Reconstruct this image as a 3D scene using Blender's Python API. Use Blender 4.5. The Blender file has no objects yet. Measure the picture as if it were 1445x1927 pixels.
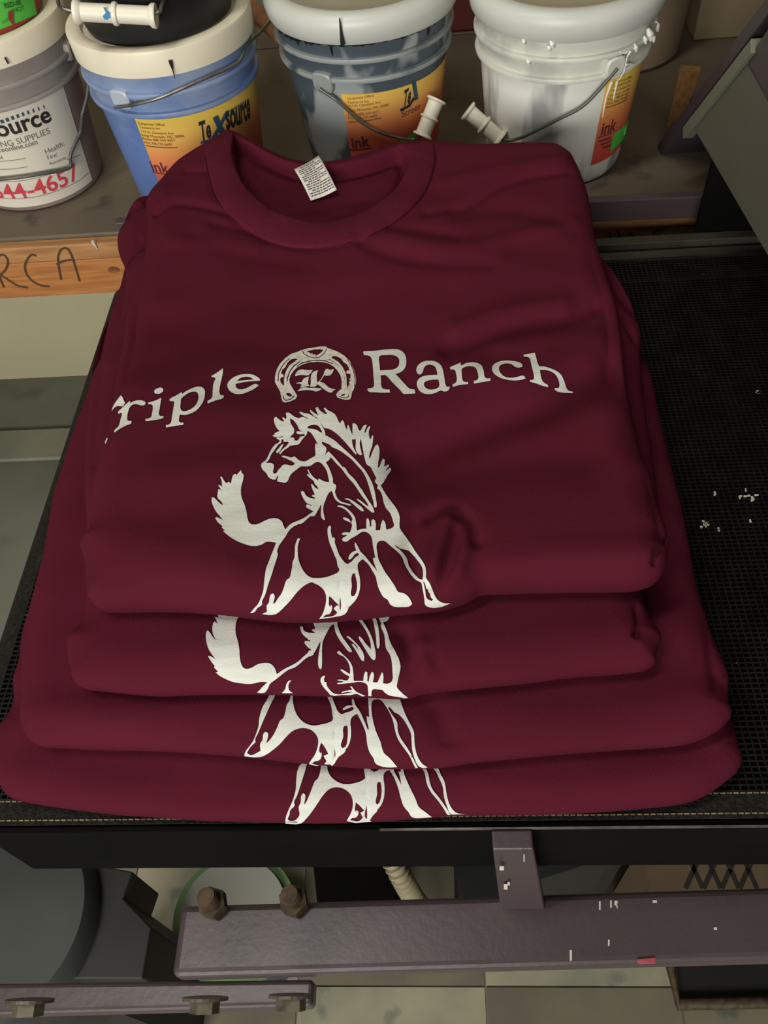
import bpy, bmesh, math, random
import numpy as np
from mathutils import Vector, Matrix
from mathutils.bvhtree import BVHTree
from mathutils.geometry import delaunay_2d_cdt

random.seed(4)
SC = bpy.context.scene
COL = SC.collection

# ------------------------------------------------------------------ camera
FPX, W_PX, H_PX = 1560.0, 1445, 1927
PITCH, YAW, ROLL = math.radians(52.5), math.radians(6.3), math.radians(-7.0)
CAM = Vector((0.0, 0.0, 0.60))
FWD = Vector((-math.sin(YAW) * math.cos(PITCH), math.cos(YAW) * math.cos(PITCH), -math.sin(PITCH)))
_R = Vector((math.cos(YAW), math.sin(YAW), 0.0))
_U = _R.cross(FWD)
RGT = math.cos(ROLL) * _R + math.sin(ROLL) * _U
UPV = -math.sin(ROLL) * _R + math.cos(ROLL) * _U
cam_data = bpy.data.cameras.new('camera')
cam_data.sensor_fit = 'VERTICAL'
cam_data.sensor_height = 36.0
cam_data.lens = FPX / H_PX * 36.0
cam_data.clip_start = 0.01
cam = bpy.data.objects.new('camera', cam_data)
COL.objects.link(cam)
cam.matrix_world = Matrix(((RGT.x, UPV.x, -FWD.x, CAM.x), (RGT.y, UPV.y, -FWD.y, CAM.y),
                           (RGT.z, UPV.z, -FWD.z, CAM.z), (0, 0, 0, 1)))
SC.camera = cam

# ------------------------------------------------------------------ light
SC.view_settings.view_transform = 'Standard'
SC.view_settings.look = 'None'
SC.view_settings.exposure = 0.0
SC.view_settings.gamma = 1.0
SC.view_settings.use_curve_mapping = False
world = bpy.data.worlds.new('world')
SC.world = world
world.use_nodes = True
world.node_tree.nodes['Background'].inputs[0].default_value = (0.84, 0.86, 0.80, 1)
world.node_tree.nodes['Background'].inputs[1].default_value = 0.06


def area_light(name, loc, target, sx, sy, power, colour):
    d = bpy.data.lights.new(name, 'AREA')
    d.shape = 'RECTANGLE'
    d.size, d.size_y = sx, sy
    d.energy = power
    d.color = colour
    o = bpy.data.objects.new(name, d)
    COL.objects.link(o)
    o.location = loc
    o.rotation_euler = (Vector(target) - Vector(loc)).to_track_quat('-Z', 'Y').to_euler()
    return o


# added soft fill from behind the photographer, source unseen, and a ceiling fitting over the belt
area_light('front_fill_light', (-0.75, -1.95, 0.85), (-0.15, 0.6, 0.0), 2.0, 0.8, 74.0, (1.0, 0.985, 0.945))
area_light('ceiling_tube', (-0.75, 0.15, 2.2), (-0.15, 0.5, 0.0), 0.25, 1.2, 21.0, (1.0, 0.965, 0.89))


# ------------------------------------------------------------------ helpers
def ray(px, py):
    return FWD + RGT * ((px - W_PX / 2) / FPX) - UPV * ((py - H_PX / 2) / FPX)


def atz(px, py, z):
    d = ray(px, py)
    return CAM + d * ((z - CAM.z) / d.z)


def aty(px, py, y):
    d = ray(px, py)
    return CAM + d * ((y - CAM.y) / d.y)


def atx(px, py, x):
    d = ray(px, py)
    return CAM + d * ((x - CAM.x) / d.x)


_Rn, _Un, _Fn, _Cn = (np.array(v) for v in (RGT, UPV, FWD, CAM))


def proj(P):
    v = P - _Cn
    w = v @ _Fn
    return np.stack([W_PX / 2 + FPX * (v @ _Rn) / w, H_PX / 2 - FPX * (v @ _Un) / w], -1)


def mesh_obj(name, verts, faces, material, parent=None, smooth=False):
    me = bpy.data.meshes.new(name)
    me.from_pydata([tuple(v) for v in verts], [], [tuple(f) for f in faces])
    me.validate()
    bm = bmesh.new()
    bm.from_mesh(me)
    bmesh.ops.recalc_face_normals(bm, faces=bm.faces)
    bm.to_mesh(me)
    bm.free()
    if material is not None:
        for m in (material if isinstance(material, (list, tuple)) else [material]):
            me.materials.append(m)
    if smooth:
        me.polygons.foreach_set('use_smooth', [True] * len(me.polygons))
    o = bpy.data.objects.new(name, me)
    COL.objects.link(o)
    if parent is not None:
        o.parent = parent
    return o


class MB:
    """collects shapes into one mesh"""

    def __init__(self):
        self.v, self.f = [], []

    def add(self, vs, fs):
        n = len(self.v)
        self.v += [Vector(p) for p in vs]
        self.f += [tuple(i + n for i in f) for f in fs]
        return self

    def hexa(self, p):
        """8 corners: bottom 4 then top 4, same winding"""
        return self.add(p, [(0, 3, 2, 1), (4, 5, 6, 7), (0, 1, 5, 4), (1, 2, 6, 5), (2, 3, 7, 6), (3, 0, 4, 7)])

    def box(self, x0, x1, y0, y1, z0, z1):
        return self.hexa([(x0, y0, z0), (x1, y0, z0), (x1, y1, z0), (x0, y1, z0),
                          (x0, y0, z1), (x1, y0, z1), (x1, y1, z1), (x0, y1, z1)])

    def prism(self, poly, off):
        """polygon (3-D points) extruded by vector off"""
        n = len(poly)
        off = Vector(off)
        vs = [Vector(p) for p in poly] + [Vector(p) + off for p in poly]
        fs = [tuple(range(n)), tuple(range(2 * n - 1, n - 1, -1))]
        fs += [(i, (i + 1) % n, n + (i + 1) % n, n + i) for i in range(n)]
        return self.add(vs, fs)

    def lathe(self, prof, c=(0, 0, 0), seg=72, cap0=True, cap1=True):
        c = Vector(c)
        vs, fs = [], []
        for r, z in prof:
            for k in range(seg):
                a = 2 * math.pi * k / seg
                vs.append(c + Vector((r * math.cos(a), r * math.sin(a), z)))
        for i in range(len(prof) - 1):
            for k in range(seg):
                k2 = (k + 1) % seg
                fs.append((i * seg + k, i * seg + k2, (i + 1) * seg + k2, (i + 1) * seg + k))
        if cap0:
            fs.append(tuple(range(seg - 1, -1, -1)))
        if cap1:
            fs.append(tuple((len(prof) - 1) * seg + k for k in range(seg)))
        return self.add(vs, fs)

    def tube(self, pts, r, seg=10, caps=True, radii=None):
        pts = [Vector(p) for p in pts]
        n = len(pts)
        up = Vector((0.13, 0.27, 0.95)).normalized()
        vs, fs = [], []
        for i, p in enumerate(pts):
            t = (pts[min(i + 1, n - 1)] - pts[max(i - 1, 0)]).normalized()
            a = t.cross(up)
            if a.length < 1e-3:
                a = t.cross(Vector((1, 0, 0)))
            a.normalize()
            b = t.cross(a)
            rr = radii[i] if radii else r
            for k in range(seg):
                th = 2 * math.pi * k / seg
                vs.append(p + (a * math.cos(th) + b * math.sin(th)) * rr)
        for i in range(n - 1):
            for k in range(seg):
                k2 = (k + 1) % seg
                fs.append((i * seg + k, i * seg + k2, (i + 1) * seg + k2, (i + 1) * seg + k))
        if caps:
            fs.append(tuple(range(seg - 1, -1, -1)))
            fs.append(tuple((n - 1) * seg + k for k in range(seg)))
        return self.add(vs, fs)

    def build(self, name, material, parent=None, smooth=False, bevel=0.0):
        o = mesh_obj(name, self.v, self.f, material, parent, smooth)
        if bevel:
            m = o.modifiers.new('bevel', 'BEVEL')
            m.width = bevel
            m.segments = 3
            m.limit_method = 'ANGLE'
            m.angle_limit = math.radians(40)
        if smooth:
            sharp(o)
        return o


def sharp(o, ang=38):
    me = o.data
    bm = bmesh.new()
    bm.from_mesh(me)
    for e in bm.edges:
        if len(e.link_faces) == 2 and e.calc_face_angle(0) > math.radians(ang):
            e.smooth = False
    bm.to_mesh(me)
    bm.free()


def thing(name, label, cat, loc=(0, 0, 0), group=None):
    o = bpy.data.objects.new(name, None)
    COL.objects.link(o)
    o.location = loc
    o.empty_display_size = 0.05
    o['label'], o['category'] = label, cat
    if group:
        o['group'] = group
    return o


def tag(o, label, cat, group=None):
    o['label'], o['category'] = label, cat
    if group:
        o['group'] = group
    return o


def keep(o, root):
    """parent o to root without moving it"""
    o.parent = root
    o.matrix_parent_inverse = Matrix.Translation(root.location).inverted()
    return o


def struct(o):
    o['kind'] = 'structure'
    return o


def crom(pts, n=8, closed=False):
    """Catmull-Rom through the points"""
    P = [Vector(p) for p in pts]
    m = len(P)
    out = []
    for i in range(m if closed else m - 1):
        if closed:
            a, b, c, d = P[i - 1], P[i], P[(i + 1) % m], P[(i + 2) % m]
        else:
            a, b, c, d = P[max(i - 1, 0)], P[i], P[i + 1], P[min(i + 2, m - 1)]
        for k in range(n):
            t = k / n
            out.append(0.5 * ((2 * b) + (c - a) * t + (2 * a - 5 * b + 4 * c - d) * t * t + (3 * b - a - 3 * c + d) * t ** 3))
    if not closed:
        out.append(P[-1])
    return out


# ------------------------------------------------------------------ materials
def srgb(r, g, b):
    f = lambda c: (c / 255 / 12.92) if c / 255 <= 0.04045 else ((c / 255 + 0.055) / 1.055) ** 2.4
    return (f(r), f(g), f(b), 1.0)


def mat(name, col, rough=0.6, metal=0.0, col2=None, scale=8.0, lo=0.4, hi=0.65, stretch=(1, 1, 1), detail=5.0,
        bump=0.0, bscale=60.0, spec=0.5, sheen=0.0, third=None, tscale=20.0, tlo=0.62, thi=0.7, bstretch=(1, 1, 1)):
    m = bpy.data.materials.new(name)
    m.use_nodes = True
    nt = m.node_tree
    b = nt.nodes['Principled BSDF']
    b.inputs['Roughness'].default_value = rough
    b.inputs['Metallic'].default_value = metal
    b.inputs['Specular IOR Level'].default_value = spec
    if sheen:
        b.inputs['Sheen Weight'].default_value = sheen
        b.inputs['Sheen Roughness'].default_value = 0.6
    b.inputs['Base Color'].default_value = col
    tc = nt.nodes.new('ShaderNodeTexCoord')

    def noise(sc, st, det=5.0):
        mp = nt.nodes.new('ShaderNodeMapping')
        mp.inputs['Scale'].default_value = st
        nt.links.new(tc.outputs['Object'], mp.inputs['Vector'])
        n = nt.nodes.new('ShaderNodeTexNoise')
        n.inputs['Scale'].default_value = sc
        n.inputs['Detail'].default_value = det
        nt.links.new(mp.outputs['Vector'], n.inputs['Vector'])
        return n

    def mixer(fac, a, bb, l, h):
        r = nt.nodes.new('ShaderNodeMapRange')
        r.inputs['From Min'].default_value = l
        r.inputs['From Max'].default_value = h
        nt.links.new(fac, r.inputs['Value'])
        x = nt.nodes.new('ShaderNodeMix')
        x.data_type = 'RGBA'
        nt.links.new(r.outputs['Result'], x.inputs['Factor'])
        if hasattr(a, 'is_linked'):
            nt.links.new(a, x.inputs[6])
        else:
            x.inputs[6].default_value = a
        x.inputs[7].default_value = bb
        return x.outputs[2]

    c = col
    if col2 is not None:
        c = mixer(noise(scale, stretch, detail).outputs['Fac'], c, col2, lo, hi)
    if third is not None:
        c = mixer(noise(tscale, stretch, 6.0).outputs['Fac'], c, third, tlo, thi)
    if hasattr(c, 'is_linked'):
        nt.links.new(c, b.inputs['Base Color'])
    if bump:
        bp = nt.nodes.new('ShaderNodeBump')
        bp.inputs['Strength'].default_value = bump
        bp.inputs['Distance'].default_value = 0.002
        nt.links.new(noise(bscale, bstretch, 4.0).outputs['Fac'], bp.inputs['Height'])
        nt.links.new(bp.outputs['Normal'], b.inputs['Normal'])
    return m


M = {}
M['maroon'] = mat('maroon_jersey', srgb(85, 26, 41), 0.95, col2=srgb(77, 23, 36), scale=5, lo=.35, hi=.65, bump=.2, bscale=900,
                  spec=.05, bstretch=(1, .35, 1))
M['rib'] = mat('maroon_rib_knit', srgb(90, 28, 45), 0.95, col2=srgb(80, 25, 40), scale=700, lo=.4, hi=.6, bump=.3, bscale=1200, spec=.05)
M['print'] = mat('white_screen_print', srgb(212, 213, 202), 0.75, col2=srgb(200, 202, 192), scale=120, stretch=(.3, 1.5, 1), spec=.25,
                 bump=.15, bscale=700)
M['print2'] = mat('fine_white_screen_print', srgb(216, 212, 200), 0.75, col2=srgb(190, 180, 172), scale=260, lo=.45, hi=.7, spec=.25)
M['tag'] = mat('tag_satin', srgb(214, 208, 198), .6)
M['tag_ink'] = mat('tag_ink', srgb(84, 74, 72), .8)
M['belt'] = mat('belt_thread', srgb(13, 12, 10), .5, col2=srgb(27, 24, 20), scale=40, spec=.25, third=srgb(190, 184, 165), tscale=65,
                tlo=.72, thi=.75)
M['hem'] = mat('belt_hem', srgb(38, 34, 27), .8, spec=.2, col2=srgb(22, 20, 16), scale=260, lo=.35, hi=.6, bump=.6, bscale=500)
M['stitch'] = mat('hem_thread', srgb(150, 134, 96), .8, col2=srgb(90, 76, 50), scale=200)
M['black'] = mat('black_metal', srgb(8, 8, 7), .8, col2=srgb(13, 12, 11), scale=14, spec=.08)
M['purple'] = mat('purple_enamel', srgb(76, 63, 65), .36, col2=srgb(67, 57, 57), scale=6, third=srgb(66, 56, 58), tscale=26, tlo=.66, thi=.75,
                  spec=.5, bump=.08, bscale=160)
M['purple_dark'] = mat('dark_purple_enamel', srgb(60, 49, 55), .45, col2=srgb(50, 42, 46), scale=6)
M['greymetal'] = mat('grey_sheet_metal', srgb(92, 89, 76), .55, col2=srgb(82, 79, 67), scale=3)
M['greenmetal'] = mat('green_grey_metal', srgb(104, 106, 90), .5)
M['kraft'] = mat('brown_carton', srgb(104, 86, 62), .85, col2=srgb(84, 68, 48), scale=5)
M['rail'] = mat('dull_rail', srgb(58, 54, 42), .6, col2=srgb(46, 43, 34), scale=20)
M['lug'] = mat('milky_lug', srgb(178, 188, 200), .4)
M['seam'] = mat('dark_maroon_seam', srgb(58, 16, 28), .95, spec=.05)
M['steel'] = mat('wire_steel', srgb(140, 138, 128), .35, metal=.7, col2=srgb(100, 98, 90), scale=50)
M['darkwire'] = mat('dark_wire', srgb(92, 92, 84), .45, metal=.4)
M['zinc'] = mat('zinc_bolt', srgb(120, 112, 96), .45, metal=.5, col2=srgb(92, 84, 70), scale=90)
M['rust'] = mat('rusty_bolt', srgb(92, 74, 52), .7, metal=.3, col2=srgb(66, 52, 38), scale=110)
M['wood'] = mat('pine', srgb(182, 120, 62), .6, col2=srgb(150, 92, 44), scale=14, stretch=(1, 8, 14), lo=.35, hi=.7, third=srgb(120, 70, 36),
                tscale=9, tlo=.66, thi=.78)
M['woodtop'] = mat('pine_edge', srgb(176, 128, 76), .65, col2=srgb(148, 102, 58), scale=14, stretch=(1, 12, 8))
M['marker'] = mat('marker_ink', srgb(74, 48, 28), .8)
M['shelf'] = mat('worn_shelf_board', srgb(104, 92, 74), .6, col2=srgb(84, 74, 60), scale=5, lo=.35, hi=.7, third=srgb(70, 60, 50), tscale=13)
M['cream'] = mat('cream_wall', srgb(212, 202, 166), .8, col2=srgb(204, 194, 158), scale=3, third=srgb(150, 140, 110), tscale=40, tlo=.74,
                 thi=.8)
M['floor'] = mat('grey_green_concrete', srgb(132, 133, 116), .75, col2=srgb(118, 119, 103), scale=3, third=srgb(106, 106, 92), tscale=9, tlo=.6,
                 thi=.75)
M['step'] = mat('painted_step', srgb(156, 154, 134), .75, col2=srgb(140, 140, 122), scale=6)
M['tile'] = mat('marbled_tile', srgb(172, 164, 136), .6, col2=srgb(146, 146, 124), scale=9, lo=.4, hi=.66, third=srgb(128, 132, 112), tscale=16)
M['tile2'] = mat('dull_marbled_tile', srgb(128, 120, 98), .6, col2=srgb(112, 106, 88), scale=7, third=srgb(96, 98, 80), tscale=14)
M['redwall'] = mat('dark_red_plastic', srgb(108, 44, 40), .7, col2=srgb(96, 38, 36), scale=4)
M['tan'] = mat('tan_plastic', srgb(142, 124, 98), .7, col2=srgb(128, 112, 90), scale=3)
M['card'] = mat('cardboard', srgb(146, 130, 98), .85, col2=srgb(134, 118, 90), scale=4)
M['cardmark'] = mat('black_carton_print', srgb(40, 32, 26), .9)
M['cream_lid'] = mat('cream_lid_plastic', srgb(238, 230, 204), .45, col2=srgb(228, 218, 190), scale=5)
M['white_lid'] = mat('milky_lid_plastic', srgb(208, 210, 200), .42, col2=srgb(196, 198, 188), scale=6)
M['lid_centre'] = mat('tan_grey_lid_plastic', srgb(168, 162, 142), .7, col2=srgb(156, 150, 130), scale=9)  # duller tan-grey for the recessed lid centre
M['blue'] = mat('blue_ink_pail', srgb(92, 121, 176), .4, col2=srgb(140, 157, 186), scale=9, lo=.56, hi=.74, stretch=(1, 1, 2.4))
M['ringblue'] = mat('milky_blue_plastic', srgb(142, 158, 186), .4, col2=srgb(104, 130, 178), scale=11, lo=.4, hi=.6)
M['slate'] = mat('slate_ink_pail', srgb(74, 86, 94), .42, col2=srgb(158, 164, 162), scale=13, lo=.53, hi=.58, stretch=(1, 1, .6), detail=3)
M['ringslate'] = mat('milky_slate_plastic', srgb(148, 154, 150), .42, col2=srgb(74, 84, 92), scale=14, lo=.52, hi=.62)
M['milk'] = mat('white_ink_pail', srgb(232, 231, 220), .4, col2=srgb(166, 166, 162), scale=17, lo=.47, hi=.54, stretch=(1, 1, .22), detail=3)
M['ringmilk'] = mat('milky_plastic', srgb(214, 214, 200), .4, col2=srgb(186, 186, 176), scale=18, lo=.5, hi=.65)
M['mauve'] = mat('mauve_ink_pail', srgb(150, 128, 122), .45, col2=srgb(132, 112, 108), scale=8)
M['ringmauve'] = mat('milky_mauve_plastic', srgb(156, 152, 144), .45, col2=srgb(146, 128, 122), scale=8, lo=.4, hi=.6)
M['blackpail'] = mat('black_ink_pail', srgb(20, 21, 20), .5, col2=srgb(34, 35, 34), scale=10)
M['redpail'] = mat('red_ink_pail', srgb(176, 62, 52), .42, col2=srgb(132, 44, 60), scale=9, lo=.4, hi=.62)
M['grip'] = mat('white_grip_plastic', srgb(236, 230, 208), .45)
M['paint_blue'] = mat('blue_paint_smear', srgb(64, 136, 180), .5)
M['paint_red'] = mat('red_paint_smear', srgb(140, 44, 52), .5)
M['paint_white'] = mat('white_paint_fleck', srgb(206, 200, 186), .6)
M['ink_black'] = mat('dried_black_ink', srgb(26, 28, 30), .4)
M['ink_white'] = mat('dried_white_ink', srgb(238, 238, 226), .35)
M['label_white'] = mat('white_paper_label', srgb(222, 214, 196), .6)
M['txt_black'] = mat('label_black', srgb(36, 32, 34), .7)
M['txt_grey'] = mat('label_grey', srgb(120, 112, 104), .7)
M['txt_brown'] = mat('label_brown', srgb(104, 74, 44), .7)
M['txt_red'] = mat('label_red', srgb(206, 66, 78), .7)
M['txt_teal'] = mat('label_teal', srgb(40, 76, 92), .7)
M['txt_maroon'] = mat('label_maroon', srgb(96, 40, 52), .7)
M['green'] = mat('green_sticker', srgb(92, 206, 78), .6)
M['txt_green'] = mat('green_sticker_ink', srgb(44, 104, 40), .7)
M['stick'] = mat('orange_stick_wood', srgb(178, 112, 66), .6, col2=srgb(150, 88, 50), scale=30)
M['motor'] = mat('motor_enamel', srgb(58, 60, 56), .55, col2=srgb(50, 52, 48), scale=8)
M['dark'] = mat('dark_sheet', srgb(34, 34, 32), .6, col2=srgb(26, 26, 25), scale=6)
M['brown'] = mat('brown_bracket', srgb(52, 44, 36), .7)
M['bluegrey'] = mat('blue_grey_plastic', srgb(74, 86, 98), .5)
M['greenrim'] = mat('green_plastic', srgb(110, 148, 92), .5)
M['offwhite'] = mat('off_white_panel', srgb(150, 150, 138), .6)
M['hose'] = mat('ribbed_hose', srgb(150, 138, 110), .6)


def gradient_label():
    """paper printed with a yellow to red fade"""
    m = bpy.data.materials.new('fading_paper_label')
    m.use_nodes = True
    nt = m.node_tree
    b = nt.nodes['Principled BSDF']
    b.inputs['Roughness'].default_value = .5
    tc = nt.nodes.new('ShaderNodeTexCoord')
    sp = nt.nodes.new('ShaderNodeSeparateXYZ')
    nt.links.new(tc.outputs['Object'], sp.inputs[0])
    mr = nt.nodes.new('ShaderNodeMapRange')
    mr.inputs['From Min'].default_value = 0.015
    mr.inputs['From Max'].default_value = 0.133
    nt.links.new(sp.outputs['Z'], mr.inputs['Value'])
    cr = nt.nodes.new('ShaderNodeValToRGB')
    e = cr.color_ramp.elements
    e[0].position, e[0].color = 0.0, srgb(204, 68, 64)
    e[1].position, e[1].color = 1.0, srgb(232, 196, 84)
    for p, c in ((.35, srgb(216, 90, 70)), (.6, srgb(224, 134, 80)), (.82, srgb(232, 178, 88))):
        k = e.new(p)
        k.color = c
    nt.links.new(mr.outputs['Result'], cr.inputs['Fac'])
    nt.links.new(cr.outputs['Color'], b.inputs['Base Color'])
    return m


M['fade'] = gradient_label()
# ------------------------------------------------------------------ the room
FZ = -0.95
fl = MB().box(-3.2, 3.0, -2.0, 1.95, FZ - .05, FZ).build('floor', M['floor'])
struct(fl)
wl = MB().box(-3.2, 3.0, 1.70, 1.80, FZ, 1.8).build('wall_back', M['cream'])
struct(wl)
stp = MB().box(-3.2, -.72, 1.385, 1.49, FZ, FZ + .012).build('trim_1', M['step'], bevel=.004)
struct(stp)
for i, (x0, y0, m) in enumerate([(-.258, -.102, 'tile'), (.049, -.102, 'tile2'), (.356, -.102, 'tile2'), (-.565, -.102, 'tile2'), (-.258, .205, 'tile2'), (.049, .205, 'tile'),
                                 (.356, .205, 'tile2'), (-.565, .205, 'tile'), (-.872, .205, 'tile2'), (-.872, -.102, 'tile2')]):
    t = MB().box(x0, x0 + .304, y0, y0 + .304, FZ, FZ + .003).build('floor_tile', M[m])
    struct(t)
# ------------------------------------------------------------------ the screen print, traced in tiles: (+1 ink / -1 gap, points)
def T(ox, oy, s, *polys):
    return [(sg, [(ox + x / s, oy + y / s) for x, y in zip(p[0::2], p[1::2])]) for sg, p in polys]


HORSE = []
HORSE += T(480, 755, 10.321,
 (1, [375,340,405,310,440,340,490,380,540,405,575,405,540,355,530,325,560,330,600,365,612,330,605,280,600,240,640,232,690,255,740,295,790,325,860,340,910,318,960,325,1030,355,1040,350,940,295,890,260,860,232,875,220,950,240,1050,260,1130,305,1200,350,1250,395,1285,460,1340,560,1370,620,1360,670,1445,720,1445,845,1380,825,1310,785,1300,820,1320,860,1380,910,1385,960,1360,1050,1345,1085,1400,1010,1445,990,1445,1145,1375,1195,1445,1330,1445,1470,1410,1400,1370,1310,1310,1230,1220,1190,1160,1210,1080,1265,1000,1280,890,1280,820,1330,700,1430,670,1480,640,1550,600,1590,520,1585,430,1565,440,1510,455,1450,430,1470,400,1535,340,1530,270,1490,220,1410,150,1340,122,1280,130,1220,200,1165,240,1110,280,1020,330,930,400,850,470,805,480,770,415,735,440,712,350,690,345,675,380,660,430,663,385,650,380,635,440,605,480,590,430,540,385,450,372,390]),
 (1, [1062,195,1080,180,1130,225,1210,275,1260,300,1300,440,1250,370,1150,295,1090,240]))
HORSE += T(590, 755, 9.031,
 (1, [0,205,45,230,85,248,50,180,35,125,70,105,100,155,160,205,215,232,230,225,195,170,175,130,200,120,240,160,300,190,360,230,400,290,430,360,455,390,470,355,490,330,515,360,530,420,560,480,580,500,575,430,590,412,615,470,640,540,665,580,662,480,662,395,690,385,740,425,760,480,785,518,815,490,840,440,885,412,905,418,880,480,860,555,885,540,910,480,950,432,960,445,940,510,940,580,955,640,975,658,985,610,995,590,1015,600,1005,690,990,780,960,870,942,950,950,995,975,940,1010,840,1050,765,1080,738,1110,800,1115,890,1105,980,1090,1070,1090,1140,1110,1130,1140,1050,1170,985,1200,1000,1200,1060,1188,1130,1210,1110,1270,1085,1275,1110,1230,1170,1215,1200,1290,1140,1310,1165,1295,1210,1250,1270,1200,1370,1135,1440,1090,1435,1040,1365,1065,1335,1040,1270,1000,1190,970,1130,905,1085,880,1020,860,940,840,830,815,700,800,640,785,720,800,820,825,920,790,925,735,870,715,800,720,700,708,590,712,650,690,660,655,655,660,730,680,800,735,905,715,915,620,800,500,665,420,585,330,515,260,480,185,462,150,420,100,345,50,285,0,255]),
 (1, [150,690,120,600,205,590,260,620,350,670,440,750,540,840,640,930,720,1010,800,1100,880,1200,940,1300,990,1420,1035,1535,965,1535,930,1420,890,1310,830,1200,740,1100,650,1000,560,930,480,870,400,825,320,790,270,745,220,725]),
 (1, [200,960,250,865,300,905,360,970,450,1075,540,1190,640,1290,740,1410,840,1535,780,1535,700,1430,600,1320,560,1270,480,1160,400,1080,340,1010,290,960,270,1000,205,1035]),
 (1, [205,1035,240,1110,280,1200,310,1290,335,1400,270,1385,250,1290,220,1180,150,1080,120,1050]))
HORSE += T(550, 880, 8.5,
 (1, [1060,0,1110,0,1180,80,1240,180,1290,290,1320,400,1340,520,1352,620,1340,650,1315,640,1300,560,1270,460,1240,350,1210,240,1160,130,1100,40]),
 (1, [775,0,830,0,900,100,1000,200,1080,320,1160,440,1230,550,1290,640,1315,720,1295,730,1230,690,1150,620,1090,570,1030,520,1035,508,1100,540,1170,600,1225,635,1190,560,1120,470,1040,350,940,200,850,90]),
 (1, [530,0,585,0,620,90,650,190,660,265,695,280,700,330,685,390,700,450,740,520,800,560,880,580,945,605,935,615,860,600,770,580,700,530,665,470,640,400,625,382,590,410,560,460,530,540,505,600,495,680,510,780,525,845,500,845,465,800,460,740,465,610,455,605,430,660,400,710,350,785,300,785,230,840,150,905,80,915,0,960,0,895,100,855,180,820,260,765,340,710,280,675,225,640,225,605,260,600,300,620,315,610,240,580,190,520,150,440,138,400,165,380,190,400,220,455,290,495,370,510,365,492,315,470,320,450,365,440,330,370,300,275,320,275,370,330,420,360,400,310,355,260,355,240,280,170,240,125,245,108,290,130,260,85,242,40,255,35,290,100,340,160,415,215,425,180,470,210,530,235,595,240,590,180,570,90]),
 (1, [835,510,890,503,960,535,1040,590,1110,640,1152,705,1120,708,1040,650,960,580,920,555,960,560,900,530]),
 (1, [720,635,740,615,800,622,880,665,950,730,1000,800,1020,880,1030,960,960,950,970,880,960,820,900,730,830,670,760,640]),
 (1, [600,935,620,955,615,1020,630,1090,645,1150,660,1120,680,1140,680,1200,710,1290,740,1380,770,1445,690,1445,650,1340,600,1220,575,1120,565,1010,575,960]))
HORSE += T(390, 870, 8.5,
 (1, [75,570,105,572,150,610,200,660,245,690,255,680,220,630,170,580,170,500,180,440,205,440,240,475,215,430,178,380,195,372,240,400,235,310,210,245,235,235,265,290,305,345,345,320,385,350,395,280,420,210,455,195,470,215,500,180,545,132,555,180,580,200,575,290,550,380,540,470,555,580,600,690,630,800,650,920,680,980,740,1005,830,990,920,945,1010,910,1100,905,1190,950,1220,1020,1250,1085,1330,1000,1445,950,1445,1010,1350,1050,1270,1150,1200,1260,1150,1340,1115,1445,1045,1445,1080,1360,1105,1295,1050,1285,950,1280,880,1320,800,1345,700,1345,580,1310,460,1260,350,1190,260,1115,265,1100,300,1105,235,1055,240,1030,250,1030,180,975,130,905,150,885,200,905,260,940,200,865,140,790,100,710,75,640]))
HORSE += T(640, 900, 6.568,
 (1, [140,560,150,520,175,480,190,550,210,655,260,635,325,630,325,560,330,510,345,500,360,530,370,610,385,600,388,530,410,512,435,535,440,650,495,650,510,560,530,518,555,550,570,640,620,630,665,595,655,540,620,440,570,380,540,310,520,220,490,160,455,130,465,95,430,50,450,0,565,0,540,50,500,90,530,150,580,230,650,320,700,390,735,480,735,620,800,720,880,830,950,930,1010,1010,1060,1090,1072,1160,1072,1230,1110,1300,1140,1380,1180,1470,1230,1515,1290,1535,1360,1537,1260,1575,1170,1590,1100,1585,1050,1555,1040,1480,1020,1370,1005,1290,940,1265,880,1210,820,1120,790,1060,760,980,690,900,620,840,560,790,520,778,470,795,450,850,460,930,475,1010,510,1080,560,1170,620,1250,680,1340,715,1400,790,1420,850,1470,890,1545,850,1575,760,1583,680,1580,620,1555,585,1495,540,1470,490,1390,460,1310,440,1220,400,1150,350,1070,280,1005,230,1050,218,1080,225,1170,245,1280,240,1380,200,1490,110,1590,60,1665,0,1660,0,970,20,1000,60,1050,100,1068,130,1050,190,985,235,955,222,930,190,940,140,1000,110,1015,105,985,150,920,200,900,182,810,190,800,220,850,250,910,300,960,380,1060,440,1130,462,1160,430,1080,405,995,435,990,420,910,405,830,390,740,360,695,310,668,260,675,210,710,130,755,80,790,40,785,22,765,40,740,85,720,80,710,30,705,20,688,60,675,120,680,140,630,145,570,120,550,60,525,35,505,45,490,100,505]))
HORSE += T(470, 990, 8.5,
 (1, [430,265,570,60,680,0,725,0,640,70,570,180,490,290,440,370,440,420,450,445,430,540,390,660,350,790,300,930,270,1030,240,1120,200,1200,200,1250,130,1300,70,1370,10,1380,70,1310,130,1250,180,1150,220,1030,230,930,245,800,265,680,310,570,350,460,410,330]),
 (1, [770,205,808,208,780,280,768,360,770,460,785,560,820,650,870,740,930,800,1000,835,1110,840,1220,825,1250,1000,1225,1100,1200,1030,1140,970,1060,920,990,905,920,930,830,990,740,1080,650,1190,550,1290,430,1390,340,1410,200,1395,240,1375,280,1360,275,1300,275,1265,310,1220,320,1150,340,1095,375,1075,400,1110,400,1150,385,1200,375,1235,400,1230,450,1160,510,1080,550,980,590,870,640,830,660,760,680,660,690,570,715,520,722,420,730,310]))
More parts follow.
